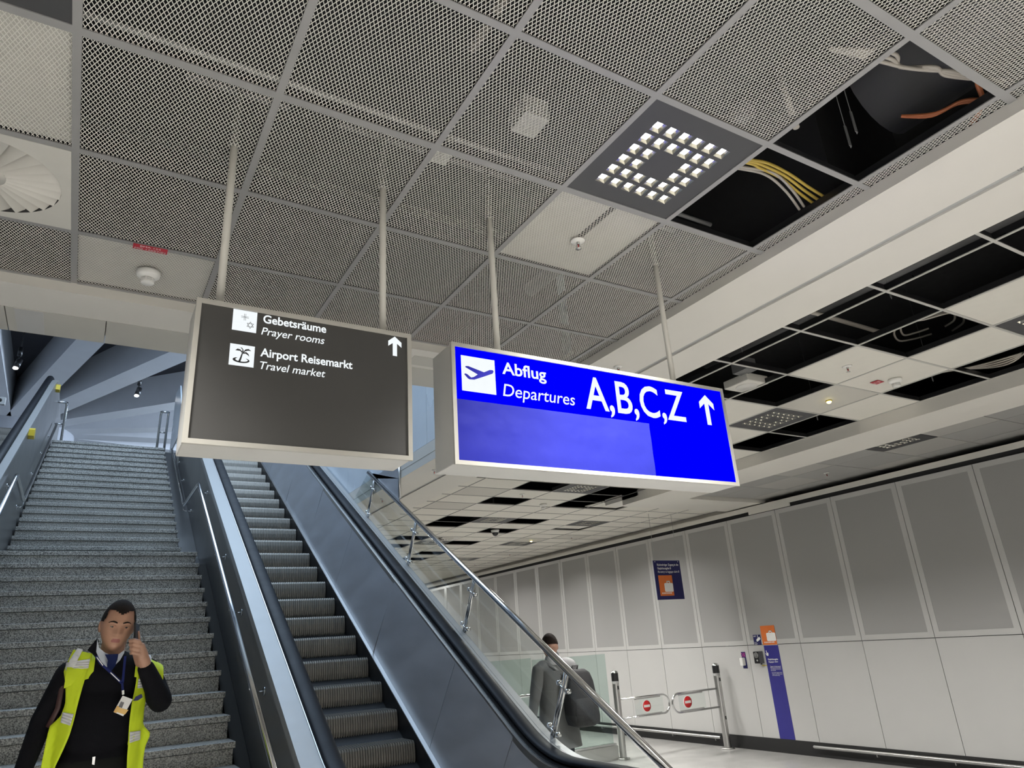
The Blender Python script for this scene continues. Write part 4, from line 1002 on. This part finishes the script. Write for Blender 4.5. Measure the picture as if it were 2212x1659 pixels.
# ================================================================ GATES AND GLASS SCREENS
def gate(px_, py_, arm0, arm1, zt_, zb_, sgn, lb_post, lb_disc, tone):
    t = empty('gate_post', (px_, py_, 0), lb_post, 'gate')
    MB().lathe([(.0001, 0), (.10, 0), (.10, .018), (.062, .022)], (px_, py_, 0), 28).build('base_flange', 'steel', t)
    MB().lathe([(.054, .02), (.054, 1.10)], (px_, py_, 0), 28).build('post_tube', 'steel', t)
    MB().lathe([(.0545, 1.06), (.0545, 1.10)], (px_, py_, 0), 28).build('perforated_collar', 'groove', t)
    MB().lathe([(.056, 1.10), (.056, 1.215)], (px_, py_, 0), 28).build('black_band', 'blackpl', t)
    MB().lathe([(.056, 1.215), (.052, 1.235), (.035, 1.25), (.0001, 1.257)], (px_, py_, 0), 28).build('dome_cap', 'tube', t)
    for z in (.98, .42): MB().box(px_-.012, px_+.012, py_-.058, py_-.05, z, z+.05).build('lock_slot', 'blackpl', t)
    r = (zt_-zb_)/2; zc = (zt_+zb_)/2; xe = arm1-sgn*r
    pts = [(arm0, py_, zt_), (xe, py_, zt_)] + [(xe+sgn*r*sin(a), py_, zc+r*cos(a)) for a in [pi*k/12 for k in range(1, 12)]] + [(xe, py_, zb_), (arm0, py_, zb_)]
    MB().tube(pts, .0155, 12).build('swing_arm', 'tube', t)
    xa, xb = sorted((arm0+sgn*.28, xe))
    MB().box(xa, xb, py_-.004, py_+.004, zb_+.02, zt_-.02).build('clear_panel', 'glass', t)
    for z in (zt_-.03, zb_): MB().box(xa, xb-.05, py_-.01, py_+.01, z, z+.03).build('clamp_strip', 'groove', t)
    xd = lb_disc
    dk = MB().lathe([(.0001, -.012), (.082, -.012), (.082, -.005)], (xd, py_, zc), 36, 0, 'y').build('no_entry_disc', 'noentry', t)
    MB().box(xd-.062, xd+.062, py_-.014, py_-.012, zc-.018, zc+.018).build('white_bar', 'print', dk)
    MB().lathe([(.082, -.0125), (.088, -.0125), (.088, -.006)], (xd, py_, zc), 36, 0, 'y').build('disc_rim', 'print', dk)
gate(7.44, 9.44, 7.5, 8.51, H-.944, H-1.222, 1, 'steel swing gate with black band on the left, brighter no entry disc', 8.016, 0)
gate(9.035, 8.816, 8.98, 8.01, H-.897, H-1.167, -1, 'steel swing gate post nearest the wall with no entry disc', 8.317, 1)
t = empty('glass_screen', (6.9, 9.5, 0), 'greenish glass screen on steel base behind the man with backpack', 'screen')
MB().box(5.95, 7.33, 9.50, 9.512, .21, H-.26).build('glass_pane', 'glassg', t)
MB().box(5.95, 7.36, 9.44, 9.56, 0, .20).build('steel_base', 'steel', t); MB().box(5.95, 7.36, 9.47, 9.54, .20, .23).build('glass_shoe', 'tube', t)
t = empty('glass_screen', (5.3, 9.5, 0), 'left greenish glass screen seen behind the escalator glass', 'screen')
MB().box(4.6, 5.93, 9.50, 9.512, .21, H-.235).build('glass_pane', 'glassg', t); MB().box(4.6, 5.93, 9.44, 9.56, 0, .20).build('steel_base', 'steel', t)
t = empty('barrier_rail', (5.75, 9.2, 0), 'short horizontal steel barrier bar left of the man with backpack', 'rail')
MB().tube([(5.0, 9.2, 1.05), (6.25, 9.2, 1.05)], .022, 12).build('bar_tube', 'tube', t); MB().tube([(5.02, 9.2, 0), (5.02, 9.2, 1.05)], .022, 12).build('bar_leg', 'tube', t); MB().tube([(6.22, 9.2, 0), (6.22, 9.2, 1.05)], .022, 12).build('bar_leg', 'tube', t)
# ================================================================ PEOPLE
def head_mesh(hw=.078, hd=.098, hh=.125, jaw=.74):
    """face looks to -y; returns verts, faces in local coordinates centred on the skull"""
    nu, nv = 72, 56; vs = []; fs = []
    G = lambda v, c, s: math.exp(-((v-c)/s)**2)
    for i in range(nv+1):
        ph = pi*i/nv; z = -cos(ph); r = max(sin(ph), 1e-3)
        for j in range(nu):
            th = 2*pi*j/nu; dx, dy = sin(th), -cos(th)      # th = 0 faces -y
            x, y, zz = dx*r, dy*r, z
            # squarer skull plan, narrower jaw
            sx = hw; sy = hd
            if z < 0: k = -z; sx *= 1-(1-jaw)*k**1.2; 
            X, Y, Zz = x*sx*(1+.07*abs(dx*dy)*r), y*sy, zz*hh
            if z < -.1 and dy > 0: Y *= 1-.42*min(1, (-z-.1)/.7)     # nape comes in
            if z < -.55 and dy < 0: Y *= 1+.10*min(1, (-z-.55)/.4); Zz += .012*(-z-.55)*(-dy)*-1
            f = max(0, -dy)
            u = X; w_ = Zz
            fr = f**1.5
            # forehead slope, brow, eye sockets, nose, cheeks, lips, chin
            Y -= fr*.006*G(w_, .022, .012)*(1-.3*G(u, 0, .01))
            Y += f**3*.011*(G(u, .031, .017)+G(u, -.031, .017))*G(w_, .004, .014)
            nose = G(u, 0, .0085+.0075*min(1, max(0, (.012-w_)/.045)))*(max(0, min(1, (.020-w_)/.052)) if w_ > -.034 else max(0, 1-(-.034-w_)/.010))
            Y -= f**2*.024*nose
            Y -= f**2*.005*(G(u, .013, .006)+G(u, -.013, .006))*G(w_, -.031, .008)
            Y -= fr*.004*(G(u, .045, .016)+G(u, -.045, .016))*G(w_, -.020, .018)
            Y -= f**2*.0065*G(u, 0, .022)*(G(w_, -.056, .006)+G(w_, -.070, .007)*.9)
            Y += f**2*.004*G(u, 0, .024)*G(w_, -.0635, .0022)
            Y += f**2*.003*G(u, 0, .03)*G(w_, -.083, .008)
            Y -= f**2*.007*G(u, 0, .022)*G(w_, -.103, .013)
            vs.append((X, Y, Zz))
    fs = [(i*nu+j, i*nu+(j+1) % nu, (i+1)*nu+(j+1) % nu, (i+1)*nu+j) for i in range(nv) for j in range(nu)]
    return vs, fs
def hfunc(vs, u, w_, side=-1):
    """front surface y of the head at local (x,z)"""
    best = min((p for p in vs if p[1]*side > 0 or True), key=lambda p: (p[0]-u)**2+(p[2]-w_)**2+(0 if p[1] < 0 else 1))
    return best[1]
def place(v, Mx): return [tuple(Mx @ Vector(p)) for p in v]
def add_head(mb, Mx, skin=0, lip=1, ears=True):
    vs, fs = head_mesh()
    lipf = [f for f in fs if all(abs(vs[i][0]) < .0225-.25*abs(vs[i][2]+.0635) and abs(vs[i][2]+.0635) < .0115 and vs[i][1] < -.05 for i in f)]
    ls = set(lipf)
    mb.add(place(vs, Mx), [f for f in fs if f not in ls], skin, True)
    # the lips share the same surface
    b = len(mb.v)-len(vs)
    for f in lipf: mb.f.append(tuple(b+i for i in f)); mb.m.append(lip); mb.sm.append(True)
    if ears:
        for s in (-1, 1):
            e = MB(); e.ell((0, 0, 0), (.009, .020, .033), 14, 10)
            ev = [(s*(.074+p[0]+.35*max(0, p[1])), .012+p[1], -.004+p[2]-.25*p[1]) for p in e.v]
            mb.add(place(ev, Mx), e.f, skin, True)
            e = MB(); e.ell((0, 0, 0), (.006, .010, .018), 10, 8)
            mb.add(place([(s*(.080+p[0]), .008+p[1], .000+p[2]) for p in e.v], Mx), e.f, skin, True)
    return vs
def face_parts(vs, Mx, root):
    for s in (-1, 1):
        x0 = s*.031; y = hfunc(vs, x0, .004)
        e = MB(); e.ell((x0, y+.008, .003), (.0135, .011, .0062), 16, 10); e.v = place(e.v, Mx); e.build('eye', 'eye', root)
        e = MB(); e.ell((x0+.002, y+.0, .0015), (.0055, .004, .005), 12, 8); e.v = place(e.v, Mx); ob = e.build('iris', 'iris', root)
        e = MB(); pts = [(x0+.016*k*s, hfunc(vs, x0+.016*k*s, .006)-.001, .009-.0035*k*k) for k in (-1, -.5, 0, .5, 1)]
        e.tube(pts, .0042, 8, 0, True, [.0015, .0032, .004, .0032, .0015]); e.v = place(e.v, Mx); e.build('eyelid', 'skin', root)
        b = MB(); pts = [(s*x, hfunc(vs, s*x, z)-.001, z) for x, z in ((.013, .0215), (.022, .0255), (.032, .0275), (.043, .025), (.052, .0195))]
        b.tube(pts, .003, 8, 0, True, [.0026, .0040, .0038, .003, .0012]); b.v = place(b.v, Mx); b.build('eyebrow', 'hair', root)
def hair_cap(vs_fs, Mx, line, off, name, m, root, top=0):
    vs, fs = vs_fs
    keep = [f for f in fs if all(line(*vs[i]) for i in f)]
    idx = sorted({i for f in keep for i in f}); mp = {i: k for k, i in enumerate(idx)}
    def o(p):
        v = Vector(p); n = Vector((v.x/.078**2, v.y/.098**2, v.z/.125**2)).normalized(); return tuple(v+n*(off+top*max(0, v.z/.125)))
    mb = MB(); mb.add(place([o(vs[i]) for i in idx], Mx), [tuple(mp[i] for i in f) for f in keep], 0, True)
    return mb.build(name, m, root)
def finger(mb, pts, r0, r1):
    n = len(pts)
    for a, b, k in zip(pts, pts[1:], range(n)):
        mb.cap(a, lerp(r0, r1, k/(n-1)), b, lerp(r0, r1, (k+1)/(n-1)), 10)
# ---------------------------------------------------------------- man in the hi-vis vest
man = empty('person', (.17, 4.44, nos[1][1]), 'man in yellow hi-vis vest and black jumper phoning on the stairs', 'person')
z = lambda v: H+v
b = MB()
b.ell((.172, 4.40, z(-.055)), (.180, .120, .155)); b.ell((.165, 4.385, z(-.23)), (.172, .138, .19)); b.ell((.160, 4.40, z(-.44)), (.165, .125, .16))
b.cap((.035, 4.41, z(.005)), .068, (.315, 4.41, z(-.005)), .068); b.cap((.17, 4.41, z(.0)), .075, (.178, 4.395, z(.075)), .058)
b.cap((.005, 4.41, z(-.01)), .070, (-.085, 4.42, z(-.22)), .053); b.cap((-.085, 4.42, z(-.22)), .051, (-.13, 4.36, z(-.43)), .040)
b.cap((.350, 4.41, z(-.02)), .070, (.425, 4.33, z(-.165)), .058); b.cap((.425, 4.33, z(-.165)), .056, (.335, 4.235, z(-.005)), .041)
for s, hx in ((-1, .075), (1, .245)):
    b.cap((hx, 4.41, z(-.52)), .098, (hx+s*.01, 4.40, z(-.92)), .070); b.cap((hx+s*.01, 4.40, z(-.92)), .066, (hx+s*.012, 4.43, nos[1][1]+.10), .050)
    b.cap((hx+s*.012, 4.46, nos[1][1]+.045), .045, (hx+s*.02, 4.335, nos[1][1]+.038), .036)
bv, bf = remesh(b, .011, 3)
HM = Matrix.Translation((.186, 4.335, z(.212))) @ Matrix.Rotation(radians(3), 4, 'Z') @ Matrix.Rotation(radians(8), 4, 'X') @ Matrix.Rotation(radians(6), 4, 'Y')
full = MB()
def regionmat(p):
    if p[2] < nos[1][1]+.09: return 4
    if p[2] < z(-.405): return 3
    return 2
full.add(bv, [], 0)
for f in bf:
    c = [sum(bv[i][k] for i in f)/len(f) for k in range(3)]
    full.f.append(tuple(f)); full.m.append(2 if (c[0] < -.02 or c[0] > .36) and c[2] > z(-.45) else regionmat(c)); full.sm.append(True)
nk = MB(); nk.cap((.178, 4.40, z(.03)), .058, (.184, 4.36, z(.16)), .056, 20); full.add(nk.v, nk.f, 0, True)
hv = add_head(full, HM)
# left hand wrapped round the phone, right hand hanging
hb = MB()
hb.cap((.325, 4.222, z(.018)), .030, (.300, 4.215, z(.075)), .030, 12); hb.cap((.306, 4.232, z(.03)), .028, (.285, 4.238, z(.09)), .027, 12); hb.cap((.312, 4.21, z(.05)), .024, (.296, 4.205, z(.10)), .022, 12)
for k in range(4):
    zz = .122-.020*k
    finger(hb, [(.302+.003*k, 4.208, z(zz-.020)), (.284+.002*k, 4.190, z(zz+.004)), (.262, 4.190, z(zz+.012)), (.244+.004*k, 4.203, z(zz+.010))], .0105, .0085)
finger(hb, [(.295, 4.245, z(.06)), (.290, 4.262, z(.115)), (.284, 4.268, z(.150)), (.281, 4.262, z(.172))], .0125, .009)
v_, f_ = remesh(hb, .0038, 2); full.add(v_, f_, 0, True)
hb = MB(); hb.cap((-.132, 4.355, z(-.45)), .032, (-.14, 4.345, z(-.52)), .034, 12)
for k in range(4): finger(hb, [(-.155+.014*k, 4.33+.006*k, z(-.545)), (-.160+.014*k, 4.325+.006*k, z(-.585)), (-.158+.014*k, 4.332+.006*k, z(-.62+.006*abs(k-1)))], .0098, .008)
finger(hb, [(-.118, 4.335, z(-.48)), (-.106, 4.315, z(-.525)), (-.112, 4.305, z(-.56))], .011, .0088)
v_, f_ = remesh(hb, .0042, 2); full.add(v_, f_, 0, True)
full.build('body', ['skin', 'lip', 'sweater', 'trouser', 'blackpl'], man)
face_parts(hv, HM, man)
hm = head_mesh()
hair_cap(hm, HM, lambda x, y, zz: (y < -.02 and zz > .078-.022*math.exp(-(x/.024)**2)-.02*(abs(x) > .056)) or (y >= -.045 and zz > .028-1.15*max(0, y+.02) and zz > -.05) or (abs(x) > .058 and y > -.055 and zz > .018), .0035, 'hair', 'hair', man, .004)
# torso surface helpers for the clothes
def tfront(x, zr, off=.012):
    hwid = ipol([(-.6, .165), (-.42, .170), (-.23, .176), (-.05, .186), (.06, .19), (.13, .17)], zr); dep = ipol([(-.6, .125), (-.42, .13), (-.23, .142), (-.05, .122), (.06, .09), (.13, .05)], zr)
    cy = ipol([(-.6, 4.40), (-.42, 4.395), (-.23, 4.385), (-.05, 4.40), (.13, 4.41)], zr)
    q = min(.985, abs(x-.168)/(hwid+.02)); return cy-dep*sqrt(1-q*q)-off
def cloth(inner, outer, n, off, name, m, parent, wav=.006, back=0):
    """sheet between two edge polylines of (x,z); rows follow the edges"""
    k = 26
    def at(pl, t):
        L = (len(pl)-1)*t; i = min(int(L), len(pl)-2); q = L-i; return (lerp(pl[i][0], pl[i+1][0], q), lerp(pl[i][1], pl[i+1][1], q))
    F = []; B = []
    for i in range(k+1):
        a, c = at(inner, i/k), at(outer, i/k)
        for j in range(n+1):
            x, zz = lerp(a[0], c[0], j/n), lerp(a[1], c[1], j/n)
            yy = tfront(x, zz, off)+wav*sin(i*.9+j*1.3)*sin(j*.8)
            F.append((x, yy, z(zz))); B.append((x, yy+.004, z(zz)))
    w_ = n+1; mb = MB(); N_ = len(F)
    fs = [(i*w_+j, i*w_+j+1, (i+1)*w_+j+1, (i+1)*w_+j) for i in range(k) for j in range(n)]
    mb.add(F+B, fs + [tuple(N_+q for q in f[::-1]) for f in fs], 0, True)
    ed = [i*w_ for i in range(k+1)]; ed2 = [i*w_+n for i in range(k+1)]
    for e_ in (ed, ed2): mb.add([], []); mb.f += [(e_[i], e_[i+1], N_+e_[i+1], N_+e_[i]) for i in range(k)]; mb.m += [0]*k; mb.sm += [False]*k
    return mb.build(name, m, parent)
def px(cx, cy, y=4.26):
    """point of the photograph (crop pixels of the man) on the plane y: metres (x, z)"""
    u, v = 40+cx/4.378, 1280+cy/4.378
    dvec = r2*((u-1106)/1496.58) - u2*((v-829.5)/1496.58) + fwd
    s_ = y/dvec.y; return (dvec.x*s_, dvec.z*s_)
PL = lambda pts, y=4.26: [px(*p, y) for p in pts]
LI = PL([(705, 575), (690, 640), (655, 740), (610, 880), (560, 1060), (520, 1230), (480, 1360), (420, 1500), (345, 1659), (330, 1720)])
LO = PL([(520, 535), (470, 640), (425, 740), (440, 850), (445, 960), (440, 1060), (395, 1180), (285, 1280), (240, 1500), (195, 1720)])
vl = cloth(LI, LO, 8, .014, 'vest_front', 'hivis', man)
RI = PL([(1130, 740), (1115, 850), (1100, 930), (1075, 1030), (1050, 1200), (1042, 1330), (1038, 1450), (1030, 1560), (1028, 1659), (1025, 1720)])
RO = PL([(1150, 740), (1190, 830), (1215, 920), (1215, 1020), (1200, 1120), (1190, 1260), (1268, 1345), (1215, 1470), (1198, 1580), (1190, 1720)])
vr = cloth(RI, RO, 8, .014, 'vest_front', 'hivis', man)
# shoulder straps and back of the vest
def shoulder(xa, xb, dz, nm='vest_shoulder'):
    mb = MB(); prof = [(4.298, -.035), (4.300, .030), (4.335, .066), (4.40, .082), (4.46, .070), (4.50, .03), (4.525, -.05)]
    n = 6; vs = [(lerp(xa, xb, j/n), y, z(zz+dz-.055*(abs(lerp(xa, xb, j/n)-.175)/.2)**2+.012)) for y, zz in prof for j in range(n+1)]
    mb.add(vs, [(i*(n+1)+j, i*(n+1)+j+1, (i+1)*(n+1)+j+1, (i+1)*(n+1)+j) for i in range(len(prof)-1) for j in range(n)], 0, True)
    return mb.build(nm, 'hivis', man)
s1 = shoulder(-.012, .105, .0); s2 = shoulder(.29, .425, .0)
bk = MB(); n = 10
vs = [(.168+.19*sin(radians(-95+190*j/n))*k_, 4.40+(.145+.01*i)*cos(radians(-95+190*j/n)), z(.04-.075*i)) for i in range(7) for j in range(n+1) for k_ in [1]]
bk.add(vs, [(i*(n+1)+j, i*(n+1)+j+1, (i+1)*(n+1)+j+1, (i+1)*(n+1)+j) for i in range(6) for j in range(n)], 0, True); bk.build('vest_back', 'hivis', man)
for nm, a_, c_ in (('chest band', PL([(680, 625), (662, 715)]), PL([(450, 660), (440, 735)])), ('waist band', PL([(522, 1150), (490, 1258)]), PL([(415, 1135), (395, 1235)]))):
    cloth(a_, c_, 6, .0215, 'reflective_band', 'reflect', vl)
cloth(PL([(612, 535), (560, 640), (520, 735)]), PL([(560, 520), (480, 640), (455, 790)]), 3, .0225, 'reflective_band', 'reflect', vl)
cloth(PL([(1140, 815), (1128, 905)]), PL([(1190, 815), (1190, 905)]), 3, .0215, 'reflective_band', 'reflect', vr); cloth(PL([(1052, 1320), (1052, 1425)]), PL([(1163, 1312), (1163, 1400)]), 5, .0215, 'reflective_band', 'reflect', vr)
sb = MB(); vs = []
for y, zz in ((4.292, .005), (4.295, .045), (4.33, .088), (4.40, .102)):
    vs += [(.318, y, z(zz-.022)), (.362, y, z(zz-.042))]
sb.add(vs, [(2*i, 2*i+1, 2*i+3, 2*i+2) for i in range(3)]); sb.build('reflective_band', 'reflect', s2)
# collar, tie, lanyard, badge
def flatp(pts, y, th, name, m, parent, off=0):
    mb = MB(); mb.prism([(p[0], y, z(p[1])) for p in PL(pts, y)], (0, th, 0)); return mb.build(name, m, parent)
yc = 4.262
flatp([(745, 440), (760, 520), (820, 570), (812, 640), (850, 700), (830, 705), (770, 640), (735, 560)], 4.280, .01, 'shirt_collar', 'shirt', man)
flatp([(1010, 470), (1000, 545), (945, 585), (935, 640), (910, 690), (960, 640), (1000, 570)], 4.280, .01, 'shirt_collar', 'shirt', man)
flatp([(800, 560), (860, 585), (940, 580), (925, 660), (850, 715), (810, 650)], 4.290, .006, 'shirt_front', 'shirt', man)
tie = flatp([(818, 585), (945, 580), (932, 625), (918, 690), (880, 740), (848, 735), (838, 690), (845, 640)], 4.268, .012, 'necktie', 'tie', man)
flatp([(650, 545), (745, 430), (760, 460), (735, 560), (790, 690), (745, 640), (700, 580)], 4.292, .012, 'jumper_collar', 'sweater', man)
def ribbon(pts, wd, name, m, parent, y0=4.232):
    mb = MB(); P = [Vector((p[0], y0, z(p[1]))) for p in PL(pts, y0)]
    for a_, c_ in zip(P, P[1:]):
        dd = c_-a_; n = Vector((-dd.z, 0, dd.x)).normalized()*wd/2; mb.prism([a_-n, a_+n, c_+n, c_-n], (0, .002, 0))
    return mb.build(name, m, parent)
la = empty('lanyard', (.235, 4.23, z(-.2)), 'blue lanyard with photo badge round the vest wearer\'s neck', 'lanyard')
ribbon([(735, 600), (775, 670), (860, 745), (975, 855)], .011, 'lanyard_strap', 'lanyard', la); ribbon([(1010, 600), (1000, 700), (985, 855)], .011, 'lanyard_strap', 'lanyard', la); ribbon([(980, 850), (990, 960)], .010, 'lanyard_strap', 'lanyard', la)
ribbon([(740, 612), (798, 690)], .004, 'strap_print', 'print', la, 4.2305); ribbon([(870, 757), (955, 838)], .004, 'strap_print', 'print', la, 4.2305)
ribbon([(988, 925), (990, 965)], .010, 'strap_clip', 'print', la, 4.229)
bd = flatp([(985, 975), (1080, 1010), (990, 1170), (898, 1130)], 4.226, .003, 'badge_card', 'print', la)
flatp([(958, 1080), (925, 1140), (905, 1132), (898, 1130), (935, 1070)], 4.2248, .001, 'badge_field', mat('badge_amber', (.75, .42, .08), .4), bd); flatp([(935, 1085), (1040, 1110), (1005, 1155), (912, 1125)], 4.2246, .001, 'badge_field', mat('badge_amber2', (.72, .45, .13), .4), bd)
flatp([(968, 1030), (1000, 1040), (978, 1092), (945, 1080)], 4.2244, .001, 'badge_photo', 'greypl', bd)
flatp([(1165, 960), (1175, 990), (1130, 1020), (1085, 1025), (1110, 985)], 4.235, .012, 'badge_reel', 'navy', la)
flatp([(700, 1555), (728, 1550), (718, 1630), (695, 1625)], 4.245, .006, 'belt_buckle', 'tube', man)
bg = MB(); bg.tube([(.03, 4.515, z(.03)), (.00, 4.46, z(.035)), (-.02, 4.36, z(-.03)), (-.025, 4.33, z(-.16)), (-.055, 4.36, z(-.24))], .013, 8, 0, True, None, (1, .4)); bg.build('shoulder_strap', 'leather', label='dark maroon bag strap over the vest wearer\'s right shoulder', cat='strap')
ph = empty('mobile_phone', (.272, 4.235, z(.06)), 'black mobile phone held to the ear of the vest wearer', 'phone')
pb_ = MB().box(-.005, .005, -.036, .036, -.078, .078).build('phone_body', 'blackpl', ph, origin=(0, 0, 0)); bev(pb_, .003)
pb_.matrix_parent_inverse = Matrix(); pb_.location = (.003, .010, .078); pb_.rotation_euler = (radians(-6), radians(-6), radians(-18))
# ---------------------------------------------------------------- man with backpack, seen from behind
m2 = empty('person', (4.40, 6.6, 0), 'man in grey coat seen from behind near the glass screen', 'person')
b = MB(); X0 = 4.41
b.ell((X0, 6.6, z(-.36)), (.20, .125, .18)); b.ell((X0, 6.6, z(-.60)), (.175, .12, .22)); b.cap((X0-.15, 6.6, z(-.265)), .075, (X0+.16, 6.6, z(-.28)), .075); b.cap((X0, 6.6, z(-.25)), .075, (X0, 6.6, z(-.16)), .062)
b.cap((X0-.20, 6.6, z(-.29)), .072, (X0-.275, 6.60, z(-.56)), .058); b.cap((X0-.275, 6.60, z(-.56)), .056, (X0-.285, 6.68, z(-.80)), .042)
b.cap((X0+.21, 6.6, z(-.30)), .072, (X0+.27, 6.62, z(-.57)), .058); b.cap((X0+.27, 6.62, z(-.57)), .056, (X0+.25, 6.75, z(-.78)), .042)
for s in (-1, 1):
    b.cap((X0+s*.09, 6.6, z(-.80)), .105, (X0+s*.09, 6.6+s*.06, .50), .075); b.cap((X0+s*.09, 6.6+s*.06, .50), .07, (X0+s*.09, 6.6+s*.02, .12), .052); b.cap((X0+s*.09, 6.56, .055), .05, (X0+s*.10, 6.74, .05), .042)
bv, bf = remesh(b, .013, 2)
full = MB(); full.add(bv, [], 0)
for f in bf:
    c = sum(bv[i][2] for i in f)/len(f); full.f.append(tuple(f)); full.m.append(2 if c > .85 else (3 if c > .11 else 4)); full.sm.append(True)
H2 = Matrix.Translation((4.372, 6.6, z(-.066))) @ Matrix.Rotation(radians(172), 4, 'Z') @ Matrix.Rotation(radians(8), 4, 'X')
nk = MB(); nk.cap((4.40, 6.6, z(-.22)), .058, (4.378, 6.6, z(-.11)), .055, 18); full.add(nk.v, nk.f, 0, True)
hv2 = add_head(full, H2)
for sx, yy in ((-.287, 6.70), (.25, 6.77)):
    hb = MB(); hb.cap((X0+sx, yy, z(-.82)), .032, (X0+sx, yy+.01, z(-.88)), .034, 10)
    for k in range(4): finger(hb, [(X0+sx, yy-.02+.016*k, z(-.90)), (X0+sx+.004, yy-.02+.016*k, z(-.94)), (X0+sx+.012, yy-.018+.016*k, z(-.975))], .0098, .008)
    finger(hb, [(X0+sx, yy+.035, z(-.85)), (X0+sx+.01, yy+.05, z(-.895)), (X0+sx+.012, yy+.05, z(-.925))], .011, .009)
    v_, f_ = remesh(hb, .0048, 1); full.add(v_, f_, 0, True)
full.build('body', ['skin2', 'lip', 'coat', 'trouser', 'blackpl'], m2)
face_parts(hv2, H2, m2)
hair_cap(hm, H2, lambda x, y, zz: (zz > .064) or (y >= -.03 and zz > .012), .006, 'hair', 'hair', m2, .008)
# coat skirt and collar
ck = MB(); n = 28; rows = [(-.30, .215, .135), (-.45, .205, .14), (-.60, .20, .14), (-.80, .22, .155), (-1.03, .245, .17)]
vs = [(X0+rx*cos(2*pi*j/n), 6.6+ry*sin(2*pi*j/n), z(zz)) for zz, rx, ry in rows for j in range(n)]
ck.add(vs, [(i*n+j, i*n+(j+1) % n, (i+1)*n+(j+1) % n, (i+1)*n+j) for i in range(len(rows)-1) for j in range(n)], 0, True)
ck.build('coat', 'coat', m2)
MB().lathe([(.105, z(-.245)), (.085, z(-.19)), (.070, z(-.155)), (.064, z(-.165))], (4.393, 6.6, 0), 22).build('coat_collar', 'scarf', m2)
sh = MB(); sh.ell((X0+.115, 6.565, z(-.255)), (.12, .10, .075), 18, 12); sh.build('pale_hood', 'scarf', m2)
# backpack worn on the right shoulder
bp = empty('backpack', (4.53, 6.42, z(-.86)), 'black backpack on the back of the man in grey coat', 'backpack')
g_ = MB(); rows = [(-.30, .10, .05), (-.34, .145, .075), (-.42, .165, .09), (-.60, .18, .105), (-.75, .185, .11), (-.82, .17, .10), (-.845, .10, .06)]
n = 24; sq_ = lambda c: math.copysign(abs(c)**.6, c)
vs = [(4.535+.01*k+rx*sq_(cos(2*pi*j/n)), 6.40+ry*sq_(sin(2*pi*j/n)), z(zz)) for k, (zz, rx, ry) in enumerate(rows) for j in range(n)]
g_.add(vs, [(i*n+j, i*n+(j+1) % n, (i+1)*n+(j+1) % n, (i+1)*n+j) for i in range(len(rows)-1) for j in range(n)] + [tuple(range(n)), tuple(range((len(rows)-1)*n, len(rows)*n))], 0, True); g_.build('pack_body', 'bag', bp)
g_ = MB(); vs = [(4.555+.9*rx*sq_(cos(2*pi*j/n)), 6.335+.6*ry*sq_(sin(2*pi*j/n)), z(zz)) for zz, rx, ry in [(-.56, .10, .04), (-.58, .14, .07), (-.72, .15, .08), (-.79, .13, .07), (-.80, .08, .03)] for j in range(n)]
g_.add(vs, [(i*n+j, i*n+(j+1) % n, (i+1)*n+(j+1) % n, (i+1)*n+j) for i in range(4) for j in range(n)] + [tuple(range(n)), tuple(range(4*n, 5*n))], 0, True); g_.build('front_pocket', 'bag', bp)
for pts in ([(4.43, 6.46, z(-.36)), (4.34, 6.50, z(-.27)), (4.27, 6.56, z(-.215)), (4.25, 6.66, z(-.24)), (4.27, 6.72, z(-.34))], [(4.57, 6.46, z(-.34)), (4.555, 6.50, z(-.25)), (4.55, 6.56, z(-.195)), (4.56, 6.66, z(-.22)), (4.56, 6.72, z(-.33))]):
    MB().tube(pts, .022, 10, 0, True, None, (1, .45)).build('pack_strap', 'greypl', bp)
MB().tube([(4.50, 6.42, z(-.30)), (4.50, 6.40, z(-.265)), (4.57, 6.40, z(-.265)), (4.57, 6.42, z(-.30))], .008, 8).build('carry_loop', 'greypl', bp)
MB().box(4.722, 4.735, 6.36, 6.38, z(-.60), z(-.56)).build('pink_tag', 'magenta', bp)
